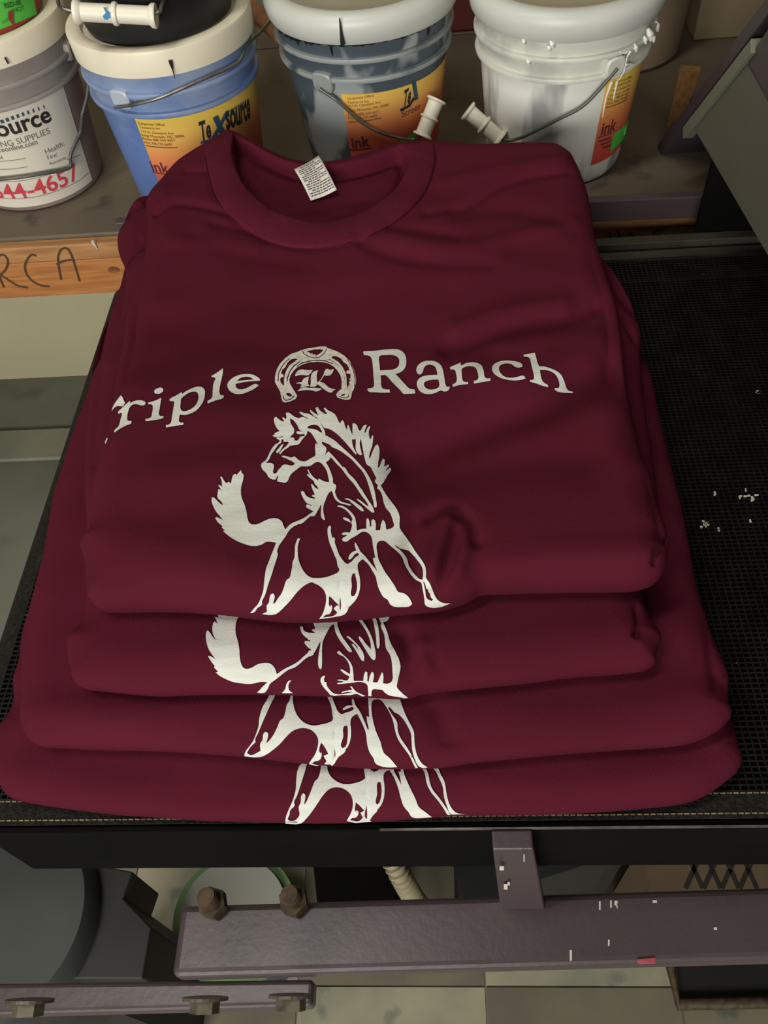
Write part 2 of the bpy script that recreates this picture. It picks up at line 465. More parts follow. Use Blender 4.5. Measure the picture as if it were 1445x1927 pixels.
HORSE += T(590, 1000, 8.028,
 (1, [215,0,262,0,280,130,300,95,318,115,320,190,345,260,370,350,420,430,480,490,525,498,560,470,620,520,670,500,665,560,690,660,705,760,700,870,650,1010,560,1100,470,1240,350,1275,85,1310,130,1250,170,1150,190,1050,185,950,150,880,80,820,0,785,0,710,90,712,200,695,300,660,370,625,390,590,365,530,350,440,310,330,265,230,240,150]))
HORSE += T(480, 755, 10.321,
 (-1, [680,345,740,375,790,430,830,490,860,560,910,600,830,595,800,605,820,640,880,655,960,645,965,670,985,683,950,690,880,705,830,775,750,768,772,748,765,735,720,712,665,720,700,690,755,625,765,570,730,500,690,430]),
 (-1, [1015,590,1050,600,1100,640,1150,720,1200,810,1222,858,1180,825,1168,870,1170,960,1168,1070,1110,1105,1060,1135,990,1175,920,1180,850,1155,800,1110,760,1085,720,1105,640,1090,560,1070,515,1075,530,1095,600,1120,670,1155,740,1190,780,1225,720,1262,620,1245,545,1250,500,1300,450,1350,420,1400,375,1425,350,1390,360,1330,370,1270,350,1230,290,1210,210,1215,270,1150,310,1060,350,1000,400,935,455,855,510,815,515,775,540,745,560,765,550,790,580,805,640,800,660,825,625,855,680,875,780,860,850,845,900,780,965,700,985,683,1010,640]),
 (-1, [1015,515,1060,485,1130,470,1200,475,1250,510,1290,580,1318,628,1260,610,1200,570,1120,550,1030,535]),
 (-1, [440,712,520,695,565,682,530,705,480,718]),
 (-1, [1290,468,1320,520,1370,545,1445,560,1445,690,1372,650,1345,560]),
 (1, [530,850,555,845,510,940,440,1020,415,1015,415,985,460,930]),
 (1, [640,860,680,875,640,915,570,960,490,1045,470,1030,520,960,600,890]))
HORSE += T(640, 900, 6.568,
 (-1, [670,840,690,840,740,875,800,890,850,905,910,960,970,1030,1020,1100,1035,1170,1030,1250,1010,1255,950,1225,890,1160,840,1080,820,1000,770,930,710,870]),
 (-1, [1035,1270,1050,1290,1065,1365,1085,1370,1090,1400,1110,1430,1120,1470,1148,1490,1130,1510,1085,1490,1065,1470,1050,1370]),
 (-1, [155,1185,185,1182,195,1230,210,1310,205,1390,175,1450,145,1460,133,1430,145,1340,140,1230]))
HORSE += T(590, 1000, 8.028,
 (-1, [235,980,260,990,310,1040,390,1115,350,1115,305,1160,360,1215,310,1260,140,1288,180,1250,240,1235,275,1180,280,1130,265,1100,255,1140,235,1110,232,1040]))

WORDS = T(195, 720, 9.031,
 (1, [150,490,165,430,215,340,300,225,325,250,350,310,370,355,330,415,280,408,240,408,190,440]),
 (1, [185,840,210,800,260,755,300,620,318,535,300,520,265,543,255,510,300,460,380,385,445,325,462,335,450,365,500,335,580,312,660,315,710,340,715,365,690,395,620,392,560,375,500,385,450,430,430,480,410,570,408,650,440,662,478,660,475,700,400,735,300,785,200,858]),
 (1, [865,155,890,120,940,100,990,98,1018,125,1005,165,960,195,900,198,870,185]),
 (1, [760,350,800,340,870,320,985,268,975,330,955,460,945,560,970,580,1020,578,1020,608,960,632,850,650,720,668,712,630,760,620,810,595,825,540,840,420,825,385,790,378,765,378]),
 (1, [65,950,82,955,48,1050,35,1030]))
WORDS += T(305, 680, 7.41,
 (1, [105,550,115,530,180,495,275,438,282,465,330,430,430,380,510,360,560,370,595,410,598,480,580,560,530,640,470,700,400,735,320,755,250,750,240,800,240,845,260,860,302,862,298,892,200,905,60,930,55,900,95,890,125,865,140,790,165,640,175,575,155,562,115,562]),
 (1, [690,210,720,195,790,150,848,105,852,140,835,240,810,350,800,440,815,480,862,485,855,518,760,550,640,597,635,560,680,535,700,510,708,420,720,310,745,250,730,232,692,230]),
 (1, [1365,278,1200,290,1100,305,1025,325,1035,370,1065,395,1110,400,1160,390,1240,350,1305,322,1350,342,1290,390,1200,435,1110,465,1020,462,950,425,915,370,915,320,945,275,1010,225,1090,195,1190,185,1270,195,1330,225,1368,262]),
 (-1, [268,535,300,500,370,450,440,430,490,440,510,490,505,550,470,620,420,665,370,690,310,705,270,690,258,660,262,590]),
 (-1, [1045,282,1080,250,1130,228,1190,222,1240,235,1275,262,1200,268,1120,275]))
WORDS += T(680, 640, 8.5,
 (1, [28,195,60,188,200,183,350,165,480,155,570,158,650,190,700,250,718,340,705,440,650,510,590,540,545,552,600,610,700,720,760,780,800,795,852,800,862,862,740,870,672,868,620,810,500,690,420,600,390,572,308,578,315,660,322,760,350,790,452,803,458,850,330,852,220,845,110,830,95,788,140,780,190,765,202,740,195,600,180,400,165,310,140,270,90,255,40,248]),
 (-1, [282,290,300,262,400,250,500,250,560,270,600,310,608,370,590,430,550,465,480,485,380,490,298,498,290,400]),
 (1, [880,490,890,440,930,390,1000,352,1090,342,1180,352,1240,385,1285,440,1310,520,1330,640,1350,735,1370,755,1410,755,1410,780,1370,825,1320,832,1275,815,1255,820,1180,855,1080,875,990,860,930,820,895,760,888,690,910,640,970,595,1050,575,1150,568,1215,565,1205,500,1180,440,1130,410,1080,405,1030,420,1000,460,985,510,960,550,930,562,895,540]),
 (-1, [1000,710,1010,685,1060,660,1130,645,1230,642,1245,700,1245,745,1210,780,1150,798,1090,800,1040,780,1008,750]))
WORDS += T(835, 650, 5.558,
 (1, [65,235,110,215,175,187,182,220,230,195,290,185,350,192,395,220,415,270,430,340,450,352,485,348,488,375,400,390,315,405,315,375,345,370,362,345,350,280,330,240,280,225,230,230,190,255,190,310,200,375,220,388,255,388,255,410,170,420,95,440,92,415,120,400,135,380,128,300,115,265,70,258]),
 (1, [740,228,710,205,660,195,610,205,580,230,578,265,600,305,640,335,700,345,770,335,830,322,855,350,810,365,730,372,640,360,570,335,520,295,503,250,520,210,570,180,640,165,720,170,790,185,820,210,818,232,780,240]),
 (1, [832,105,870,98,950,83,965,130,980,190,998,228,1050,228,1110,245,1180,275,1225,315,1255,380,1275,440,1295,475,1350,492,1345,505,1250,500,1180,485,1155,465,1160,450,1195,448,1205,425,1195,365,1165,310,1110,275,1050,262,1002,265,1010,310,1025,370,1045,395,1085,420,1090,442,1040,430,970,405,900,385,900,368,935,365,942,340,930,270,910,190,900,145,880,128,838,120]))


def _disc(cx, cy, r):
    out = []
    for k in range(12):
        out += [cx + r * math.cos(k * math.pi / 6), cy + r * math.sin(k * math.pi / 6)]
    return out


SHOE = T(505, 645, 8.257,
 (1, [500,130,600,100,720,82,830,65,890,68,925,95,960,105,1080,150,1180,210,1270,300,1320,400,1350,500,1362,590,1355,650,1325,740,1300,780,1288,850,1270,890,1220,898,1140,885,1075,860,1052,815,1080,775,1110,745,1135,735,1140,640,1140,590,1120,520,1080,450,1020,385,940,335,860,315,760,305,640,315,540,345,450,390,390,450,350,510,325,580,335,640,380,720,430,800,450,835,430,880,350,920,260,942,220,920,200,850,185,770,140,690,105,620,105,540,130,430,180,340,260,250,360,180,460,150]),
 (-1, [590,150,640,130,720,115,800,110,845,118,845,140,800,180,740,210,715,185,700,200,680,170,660,185,640,160]),
 (-1, [200,500,215,430,260,395,280,360,300,320,350,270,420,255,460,265,400,310,330,360,290,420,260,500,245,580,245,640,255,670,225,665,190,620,185,570,205,540]),
 (-1, [1000,215,1060,220,1130,255,1170,310,1220,345,1250,400,1260,440,1220,470,1275,500,1280,560,1250,575,1280,600,1250,620,1265,650,1240,690,1225,710,1218,640,1215,560,1200,480,1150,380,1090,310,1010,260,975,232]),
 (-1, [270,800,320,790,360,810,370,840,340,850,300,835]),
 (-1, [1120,835,1150,810,1195,798,1190,820,1160,838]),
 (-1, [435,372,520,317,640,287,760,277,880,282,1005,333,1000,344,880,299,760,292,640,304,525,334,440,382]),
 (-1, [148,610,148,500,190,400,250,320,330,245,338,252,258,328,203,410,164,503,162,610]),
 (-1, [1330,690,1343,590,1318,450,1278,350,1220,270,1230,266,1300,360,1337,460,1354,590,1342,690]),
 (-1, [286,610,288,560,328,450,388,368,470,308,500,286,502,296,400,382,342,460,307,560,300,615]),
 (-1, [1186,620,1188,560,1148,440,1088,372,1000,303,935,268,945,262,1005,300,1085,362,1140,432,1176,530,1190,620]),
 (-1, [525,140,545,185,620,230,720,252,800,240,860,195,905,130,912,95,900,98,890,130,850,188,795,228,720,240,630,220,560,180,538,135]),
 (-1, [225,830,230,880,265,915,350,895,405,850,408,830,395,830,350,880,270,900,245,875,240,830]),
 (-1, [1085,845,1150,870,1220,872,1255,850,1255,810,1243,810,1240,842,1215,860,1155,858,1095,836]),
 (1, _disc(215, 523, 25)), (1, _disc(1238, 467, 27)), (1, _disc(445, 240, 24)), (1, _disc(990, 200, 26)))
KAY = T(505, 645, 8.257,
 (1, [415,525,430,480,470,440,530,425,600,435,690,432,660,480,620,515,540,512,470,515,430,528]),
 (1, [435,635,480,625,520,625,540,580,590,545,635,535,620,600,620,650,640,680,560,695,500,710,520,660,480,645,440,645]),
 (1, [665,520,690,470,740,445,775,440,755,500,755,600,760,650,740,685,700,695,650,695,660,640,660,570]),
 (1, [800,600,850,520,890,425,910,415,960,430,1015,418,1000,470,960,515,900,525,870,515,830,580,790,630,760,650,770,620]),
 (1, [790,625,850,630,900,670,950,710,1045,735,1010,760,975,785,910,765,860,730,800,680,760,655]),
 (1, [455,765,500,720,560,705,640,712,740,712,835,722,800,750,740,768,680,750,600,745,520,755]))

HORSE_B = T(380, 1140, 6.881,
 (1, [205,55,240,55,262,95,275,125,300,110,325,145,340,130,355,72,490,75,485,140,455,190,437,280,440,370,465,460,485,560,492,660,510,750,545,805,590,815,650,800,720,760,800,742,870,745,920,775,950,820,972,885,1060,825,1160,775,1240,730,1330,650,1425,575,1445,560,1445,640,1400,655,1340,690,1260,760,1200,800,1120,830,1030,895,960,950,880,1010,865,1045,840,1085,810,1115,715,1115,780,1050,850,985,770,980,700,995,620,1008,520,1000,400,980,310,945,220,895,182,860,215,852,160,800,170,780,115,710,82,655,100,652,180,695,130,630,80,540,55,430,62,340,78,325,110,360,150,420,192,455,150,385,137,310,150,230,165,208,205,240,185,185,168,150,215,160]),
 (1, [1160,962,1125,1010,1130,1080,1180,1122,1035,1120,1080,1070,1100,1000,1135,965]),
 (1, [1445,370,1380,355,1320,325,1305,270,1270,275,1290,350,1350,420,1400,450,1405,470,1340,460,1325,485,1360,530,1425,570,1445,575]))
HORSE_B += T(580, 1140, 6.881,
 (1, [95,165,360,140,365,158,392,175,378,230,390,290,430,390,500,490,565,590,565,605,530,600,460,520,390,420,350,330,335,245,300,260,250,340,215,410,190,470,180,560,180,680,175,800,165,825,145,810,130,760,135,650,155,530,160,460,130,520,80,610,40,655,0,660,0,600,45,575,0,545,0,475,30,470,28,450,0,450,0,355,95,360,60,335,45,322,60,310,90,310,85,280,55,210,38,178,50,172,90,215,135,238,110,205]),
 (1, [590,105,635,100,700,190,770,300,830,430,860,540,875,640,865,700,850,710,815,680,760,600,700,500,655,420,660,402,690,420,740,490,815,570,805,470,760,350,680,230]),
 (1, [795,90,830,85,880,180,905,270,920,400,925,520,912,560,895,555,888,530,880,420,860,290,830,170]),
 (1, [495,405,520,402,570,440,640,510,700,590,725,660,722,720,700,715,650,640,600,560,560,505,580,500,620,540,650,575,640,545,570,470]),
 (1, [915,80,1090,78,1060,130,1025,200,970,220,1000,290,1030,380,1060,480,1130,610,1170,700,1190,790,1170,900,1150,1000,1145,1045,1200,1110,1290,1178,1255,1185,1170,1170,1050,1150,1000,1120,960,1085,900,1075,840,1075,822,1100,820,1160,780,1160,775,1080,765,1020,730,995,650,980,600,990,500,1000,385,1010,378,995,450,985,460,975,380,965,385,955,440,955,500,965,530,935,530,910,470,880,420,835,425,820,460,835,540,885,545,830,530,760,470,670,380,620,375,605,400,588,450,635,520,700,570,780,585,870,590,970,640,970,715,970,720,910,740,850,765,860,768,920,765,970,785,980,795,920,825,855,848,870,838,985,895,990,920,940,955,860,970,880,970,1000,1030,1005,1085,970,1090,850,1080,720,1060,640,1010,560,995,470,985,380,940,265,945,240,915,170,935,150]),
 (1, [160,960,170,930,205,905,220,910,205,950,215,985,240,985,240,1020,290,1090,350,1130,430,1135,520,1120,580,1110,520,1105,430,1120,440,1105,510,1088,575,1080,545,1040,560,1038,600,1085,680,1130,740,1155,700,1160,630,1130,550,1145,440,1145,290,1145,260,1110,180,1020]))
HORSE_C = T(450, 1290, 7.225,
 (1, [430,98,485,98,490,135,440,240,380,370,310,530,260,650,220,740,230,765,150,840,110,905,160,935,230,915,295,880,290,790,320,740,340,645,370,632,395,650,390,720,370,780,400,760,470,670,530,550,560,480,600,450,630,370,650,270,690,200,705,98,740,98,732,180,745,290,780,390,840,470,920,525,1020,548,1130,530,1240,500,1275,470,1265,380,1255,290,1215,190,1175,118,1245,118,1290,230,1350,370,1390,400,1445,385,1445,890,1350,970,1265,1080,1060,1080,950,1055,970,1020,1030,940,1070,830,1078,740,1050,670,980,605,900,582,820,585,730,620,650,690,560,790,450,880,330,950,220,965,75,950,80,910,130,840,190,760,240,640,270,540,275,460,320,300,380,200]),
 (-1, [1090,880,1115,775,1150,810,1215,925,1150,950,1190,1020,1140,1070,990,1050,1030,1020,1100,1000,1125,930,1115,890,1110,930]))
HORSE_C += T(630, 1290, 8.028,
 (1, [0,310,60,410,105,440,160,420,270,380,290,350,265,330,210,350,130,380,120,360,180,315,270,310,258,240,262,200,290,225,310,300,380,400,440,530,505,685,512,640,490,560,482,480,500,470,520,490,515,370,500,150,970,160,1000,260,1060,430,1130,570,1190,690,1200,800,1210,920,1240,1040,1300,1150,1400,1225,1330,1235,1260,1200,1210,1110,1170,970,1160,850,1150,730,1100,620,1030,510,960,440,900,410,850,350,820,330,805,345,860,440,940,560,950,680,990,790,1080,920,1160,1050,1210,1150,1255,1230,1220,1235,1180,1160,1130,1060,1050,950,960,820,910,680,880,540,830,420,750,290,690,225,630,215,580,230,555,290,560,430,575,520,620,690,690,850,740,1010,830,1090,945,1220,800,1225,680,1200,610,1160,590,1100,530,1010,490,880,470,720,420,590,340,435,270,475,240,530,248,690,240,800,200,920,100,1020,0,1140]),
 (-1, [130,640,160,610,195,620,200,700,195,800,165,920,120,942,95,915,105,850,130,770]))
HORSE_D = T(530, 1425, 8.028,
 (1, [300,105,385,108,350,230,300,390,240,570,190,690,200,720,130,800,120,860,90,920,120,945,190,945,270,870,260,750,290,680,300,580,330,543,358,570,350,660,340,720,370,680,430,550,480,420,510,360,545,330,580,240,600,115,685,125,700,210,740,290,810,355,900,400,1000,412,1100,395,1200,365,1265,320,1250,230,1240,135,1300,140,1350,200,1400,225,1445,205,1445,800,1380,870,1330,940,1360,960,1000,955,985,940,1030,870,1070,770,1075,660,1040,560,960,490,880,460,800,458,720,485,640,560,560,670,470,800,370,920,290,985,60,990,60,930,90,830,160,680,215,500,225,350,250,180]),
 (-1, [1110,800,1120,680,1150,700,1250,800,1190,830,1225,900,1170,950,1030,935,1060,910,1120,900,1155,860,1155,810,1130,795,1125,820]))
HORSE_D += T(690, 1425, 7.605,
 (1, [0,130,50,190,105,212,160,190,260,135,360,140,400,220,450,310,495,400,480,300,455,210,490,210,490,140,520,140,530,220,570,330,640,480,700,600,740,700,830,770,930,845,800,855,690,858,630,830,600,780,530,700,490,590,450,440,390,290,325,185,260,220,240,270,255,420,245,580,200,690,100,800,40,890,70,905,0,910]),
 (-1, [145,400,160,358,200,360,212,430,210,540,180,650,150,675,130,650,135,590,150,520]),
 (1, [785,145,830,150,880,240,900,350,940,460,1020,560,1110,680,1195,810,1160,812,1110,740,1030,630,920,500,860,380,830,230]),
 (1, [925,140,1000,140,1060,250,1115,360,1135,480,1165,620,1220,730,1290,785,1410,803,1290,805,1200,800,1150,700,1105,560,1090,430,1030,290,985,200]))


def inside(pts, poly):
    """even-odd test, vectorised"""
    x, y = pts[:, 0], pts[:, 1]
    c = np.zeros(len(pts), bool)
    n = len(poly)
    for i in range(n):
        x1, y1 = poly[i]
        x2, y2 = poly[(i + 1) % n]
        if y1 == y2:
            continue
        k = ((y1 > y) != (y2 > y)) & (x < (x2 - x1) * (y - y1) / (y2 - y1) + x1)
        c ^= k
    return c


def art_mesh(layers, step, n_smooth=2):
    """fills the art in 2-D: (points, triangles)"""
    polys = []
    for sg, p in layers:
        q = [Vector((a, b, 0)) for a, b in p]
        if n_smooth > 1:
            # soften, keep real corners
            out = []
            m = len(q)
            for i in range(m):
                a, b, c, d = q[i - 1], q[i], q[(i + 1) % m], q[(i + 2) % m]
                out.append(b)
                L = (c - b).length
                if L > 1.2:
                    def tang(u, v, w):
                        d1, d2 = (v - u), (w - v)
                        if d1.length < 1e-6 or d2.length < 1e-6 or d1.normalized().dot(d2.normalized()) < 0.45:
                            return None
                        return (d1.normalized() + d2.normalized()).normalized() * L
                    t0, t1 = tang(a, b, c) or (c - b), tang(b, c, d) or (c - b)
                    for k in range(1, n_smooth + 1):
                        t = k / (n_smooth + 1)
                        h00, h10 = 2 * t ** 3 - 3 * t * t + 1, t ** 3 - 2 * t * t + t
                        out.append(h00 * b + h10 * t0 + (1 - h00) * c + (t ** 3 - t * t) * t1)
            q = out
        polys.append((sg, [(v.x, v.y) for v in q]))
    pts, edges = [], []
    for sg, p in polys:
        n = len(pts)
        pts += p
        edges += [(n + i, n + (i + 1) % len(p)) for i in range(len(p))]
    A = np.array(pts)
    lo, hi = A.min(0), A.max(0)
    gx, gy = np.meshgrid(np.arange(lo[0], hi[0], step) + .137, np.arange(lo[1], hi[1], step) + .211)
    G = np.stack([gx.ravel(), gy.ravel()], 1)

    def fill(P):
        r = np.zeros(len(P), bool)
        for sg, p in polys:
            r = np.where(inside(P, p), sg > 0, r)
        return r
    G = G[fill(G)]
    V = [Vector((float(a), float(b))) for a, b in pts] + [Vector((float(a), float(b))) for a, b in G]
    r = delaunay_2d_cdt(V, edges, [], 0, 1e-4)
    P = np.array([(v.x, v.y) for v in r[0]])
    F = [f for f in r[2] if len(f) == 3]
    cen = np.array([P[list(f)].mean(0) for f in F])
    ok = fill(cen)
    F = [f for f, k in zip(F, ok) if k]
    return P, F


def lay_print(name, layers, bvh, material, parent, step=7.0, lift=0.0007, n_smooth=2):
    """drapes the art over the shirt surface"""
    P, F = art_mesh(layers, step, n_smooth)
    used = sorted({i for f in F for i in f})
    pos = {}
    for i in used:
        d = ray(P[i][0], P[i][1]).normalized()
        loc, nor, idx, dist = bvh.ray_cast(CAM, d)
        if loc is None or loc.z < 0.0:
            continue
        if nor.dot(d) > 0:
            nor = -nor
        pos[i] = loc + nor * lift
    remap, vs = {}, []
    for i in used:
        if i in pos:
            remap[i] = len(vs)
            vs.append(pos[i])
    fs = []
    for f in F:
        if all(i in remap for i in f):
            q = [vs[remap[i]] for i in f]
            if max((q[0] - q[1]).length, (q[1] - q[2]).length, (q[2] - q[0]).length) < 0.03:
                fs.append([remap[i] for i in f])
    o = mesh_obj(name, vs, fs, material, parent, smooth=True)
    return o
# ------------------------------------------------------------------ the folded shirts
def sd_poly(pts, poly, closed=True):
    """unsigned distance to a polyline"""
    A = np.asarray(poly, float)
    B = np.roll(A, -1, 0) if closed else A[1:]
    A = A if closed else A[:-1]
    d = np.full(len(pts), 1e9)
    for a, b in zip(A, B):
        ab = b - a
        L = ab @ ab
        t = np.clip(((pts - a) @ ab) / (L if L > 1e-12 else 1), 0, 1)
        q = a + t[:, None] * ab - pts
        d = np.minimum(d, (q * q).sum(1))
    return np.sqrt(d)


def resample(pts, n, power=0.0):
    P = np.array([(p[0], p[1]) for p in pts])
    s = np.r_[0, np.cumsum(np.hypot(*np.diff(P, axis=0).T))]
    t = np.linspace(0, 1, n)
    t = (1 - power) * t + power * (0.5 - 0.5 * np.cos(np.pi * t))
    return np.stack([np.interp(t * s[-1], s, P[:, k]) for k in (0, 1)], 1)


def pad(name, left, front, right, back, z0, z1, material, root, wrinkles=(), r_roll=0.03, nu=150, nv=170, extra=None, seed=0):
    """a folded garment: outline sides in order (left: back to front, front: left to right, right: back to front,
    back: left to right); the rim is a soft roll"""
    zc, h = (z0 + z1) / 2, (z1 - z0) / 2

    def side(px, n):
        w = [atz(x, y, zc) for x, y in px]
        return resample(crom(w, 6), n, .62)
    L, Fr, R, B = side(left, nv), side(front, nu), side(right, nv), side(back, nu)
    u = np.linspace(0, 1, nu)
    u = .38 * u + .62 * (.5 - .5 * np.cos(np.pi * u))
    v = np.linspace(0, 1, nv)
    v = .38 * v + .62 * (.5 - .5 * np.cos(np.pi * v))
    U, V = np.meshgrid(u, v)                      # rows: v (back to front)
    G = ((1 - V)[..., None] * B[None] + V[..., None] * Fr[None] + (1 - U)[..., None] * L[:, None] + U[..., None] * R[:, None]
         - ((1 - U) * (1 - V))[..., None] * B[0] - (U * (1 - V))[..., None] * B[-1]
         - ((1 - U) * V)[..., None] * Fr[0] - (U * V)[..., None] * Fr[-1])
    P = G.reshape(-1, 2)
    ring = np.concatenate([L, Fr[1:], R[::-1][1:], B[::-1][1:-1]])
    d = sd_poly(P, ring)
    edge = np.zeros((nv, nu), bool)
    edge[0], edge[-1], edge[:, 0], edge[:, -1] = True, True, True, True
    d[edge.ravel()] = 0
    k = np.clip(d / r_roll, 0, 1)
    prof = np.sqrt(np.clip(1 - (1 - k) ** 2, 0, 1))
    zt = zc + h * prof
    kb = np.clip(d / (r_roll * .45), 0, 1)
    zb = zc - h * np.sqrt(np.clip(1 - (1 - kb) ** 2, 0, 1))
    px = proj(np.column_stack([P, zt]))
    dz = np.zeros(len(P))
    for pts, wid, amp in wrinkles:
        c = [(p.x, p.y) for p in crom([(a, b, 0) for a, b in pts], 5)]
        dd = sd_poly(px, c, False)
        ends = np.array([c[0], c[-1]])
        dz += amp * np.exp(-(dd / wid) ** 2)
    rng = np.random.default_rng(seed)
    for _ in range(26):
        kx, ky, ph = rng.uniform(-28, 28), rng.uniform(-60, 60), rng.uniform(0, 6.28)
        dz += .00016 * np.sin(P[:, 0] * kx * 2 + P[:, 1] * ky * 2 + ph)
    if extra is not None:
        dz += extra(P, px)
    zt = zt + dz * np.clip(d / .012, 0, 1)
    n = len(P)
    verts = [(a, b, c) for (a, b), c in zip(P, zt)]
    idb = np.arange(n).reshape(nv, nu)
    low = idb.copy()
    inner = ~edge
    low[inner] = n + np.arange(inner.sum())
    verts += [(P[i, 0], P[i, 1], zb[i]) for i in idb[inner]]
    faces = []
    for j in range(nv - 1):
        for i in range(nu - 1):
            faces.append((idb[j, i], idb[j + 1, i], idb[j + 1, i + 1], idb[j, i + 1]))
            faces.append((low[j, i], low[j, i + 1], low[j + 1, i + 1], low[j + 1, i]))
    faces = [tuple(int(q) for q in f) for f in faces]
    o = mesh_obj(name, verts, faces, material, root, smooth=True)
    bv = BVHTree.FromPolygons([Vector(p) for p in verts], faces)
    return o, bv, ring


GRP = 'folded maroon shirts in the stack'
# --- lowest shirt
s1 = thing('folded_shirt', 'widest folded maroon shirt at the bottom of the stack, only horse legs showing', 'shirt', group=GRP)
_, bv1, _ = pad('body',
    [(200, 640), (160, 770), (105, 960), (62, 1130), (47, 1180), (41, 1210), (37, 1247), (26, 1281), (28, 1313), (20, 1344), (3, 1366), (-8, 1400), (-8, 1440), (1, 1478)],
    [(1, 1478), (12, 1495), (35, 1506), (104, 1518), (208, 1531), (294, 1537), (381, 1543), (500, 1546), (600, 1548), (700, 1545), (800, 1538), (860, 1533), (1000, 1532), (1120, 1527), (1209, 1520), (1285, 1511), (1329, 1496), (1360, 1475), (1385, 1455)],
    [(1195, 660), (1215, 730), (1235, 800), (1270, 960), (1300, 1110), (1345, 1250), (1362, 1310), (1378, 1360), (1387, 1397), (1396, 1430), (1385, 1455)],
    [(200, 640), (240, 520), (300, 478), (700, 460), (1050, 470), (1150, 540), (1195, 660)],
    .0006, .033, M['maroon'], s1, [([(20, 1400), (300, 1450), (520, 1470)], 40, -.0015), ([(900, 1470), (1100, 1480), (1350, 1440)], 25, .0012)], seed=1)
lay_print('horse_print', HORSE_D, bv1, M['print'], s1)
# --- second from the bottom
s2 = thing('folded_shirt', 'folded maroon shirt second from the bottom, strip with the horse belly and legs showing', 'shirt', group=GRP)
_, bv2, _ = pad('body',
    [(190, 680), (174, 714), (163, 752), (145, 799), (128, 851), (113, 900), (102, 935), (83, 1046), (62, 1130), (54, 1175), (44, 1236), (41, 1310), (40, 1358), (52, 1390)],
    [(52, 1390), (76, 1403), (114, 1405), (173, 1408), (294, 1411), (381, 1416), (460, 1422), (500, 1427), (600, 1437), (700, 1444), (820, 1443), (900, 1432), (1045, 1418), (1182, 1408), (1268, 1402), (1312, 1393), (1353, 1373), (1374, 1352)],
    [(1200, 650), (1208, 680), (1224, 706), (1231, 737), (1239, 780), (1255, 849), (1277, 936), (1281, 951), (1298, 1037), (1312, 1112), (1340, 1201), (1360, 1246), (1370, 1275), (1370, 1318), (1376, 1338), (1374, 1352)],
    [(190, 680), (222, 560), (290, 450), (600, 420), (1000, 430), (1130, 520), (1200, 650)],
    .0335, .0655, M['maroon'], s2, [([(1362, 1262), (1352, 1275), (1358, 1285)], 9, -.005), ([(1325, 1110), (1335, 1200), (1345, 1290)], 10, -.0025),
     ([(60, 1340), (300, 1345), (480, 1330)], 30, .001), ([(820, 1330), (845, 1390)], 22, -.003)], seed=2)
lay_print('horse_print', HORSE_C, bv2, M['print'], s2)
# --- third
s3 = thing('folded_shirt', 'folded maroon shirt second from the top, strip with horse tail and ribs showing', 'shirt', group=GRP)
_, bv3, _ = pad('body',
    [(277, 400), (249, 414), (226, 440), (222, 464), (227, 486), (236, 508), (238, 541), (230, 595), (212, 645), (192, 685), (175, 726), (167, 787), (161, 874), (163, 960), (168, 1040), (166, 1100), (161, 1150), (158, 1168), (150, 1182), (130, 1200), (126, 1216), (130, 1240), (136, 1272)],
    [(136, 1272), (150, 1291), (208, 1299), (294, 1306), (381, 1303), (500, 1303), (600, 1306), (700, 1309), (762, 1311), (804, 1301), (908, 1290), (991, 1282), (1074, 1271), (1157, 1265), (1211, 1259), (1232, 1249)],
    [(1150, 560), (1175, 588), (1193, 604), (1205, 628), (1204, 680), (1209, 750), (1222, 830), (1232, 900), (1238, 960), (1230, 1030), (1208, 1100), (1211, 1130), (1219, 1158), (1237, 1186), (1244, 1203), (1237, 1222), (1232, 1249)],
    [(277, 400), (330, 360), (600, 335), (900, 320), (1060, 345), (1110, 440), (1150, 560)],
    .066, .0985, M['maroon'], s3, [([(757, 1190), (775, 1240), (762, 1290)], 17, -.0055), ([(790, 1215), (800, 1280)], 14, .003), ([(810, 1230), (835, 1270), (860, 1290)], 9, -.0016),
     ([(1199, 1145), (1201, 1170), (1197, 1192)], 7, -.006), ([(262, 452), (240, 500)], 6, -.003), ([(1165, 590), (1180, 612), (1195, 640)], 6, -.005),
     ([(190, 700), (178, 790), (172, 870)], 12, -.003)], seed=3)
lay_print('horse_print', HORSE_B, bv3, M['print'], s3)
hemline = []
for k in range(9):
    x, y = 270 - 34 * k / 8, 470 + 34 * k / 8 - 3 * math.sin(k / 8 * math.pi)
    loc, nor, i_, d_ = bv3.ray_cast(CAM, ray(x, y).normalized())
    if loc is not None:
        hemline.append(loc + Vector((0, 0, .0002)))
MB().tube(hemline, .0009, 8).build('sleeve_hem', M['seam'], s3, True)
# --- top shirt
NECK_IN = [(440, 253), (437, 292), (449, 330), (474, 365), (510, 395), (550, 410), (600, 417), (650, 410), (700, 390), (740, 360), (764, 322), (768, 293), (748, 277), (690, 297), (620, 312), (560, 308), (500, 284)]
NECK_OUT = [(386, 279), (391, 320), (406, 370), (430, 402), (470, 432), (520, 453), (575, 463), (640, 458), (700, 440), (760, 405), (800, 360), (818, 310), (817, 275)]
ZT = .137
_nin = np.array([tuple(p)[:2] for p in crom([atz(x, y, ZT) for x, y in NECK_IN], 5, True)])


def neck_dip(P, px):
    k = inside(P, [tuple(q) for q in _nin])
    dd = sd_poly(P, _nin)
    t = np.clip(dd / .005, 0, 1)
    return np.where(k, -.013 * t * t * (3 - 2 * t) - .007 * np.exp(-((dd - .006) / .0042) ** 2), 0.0)


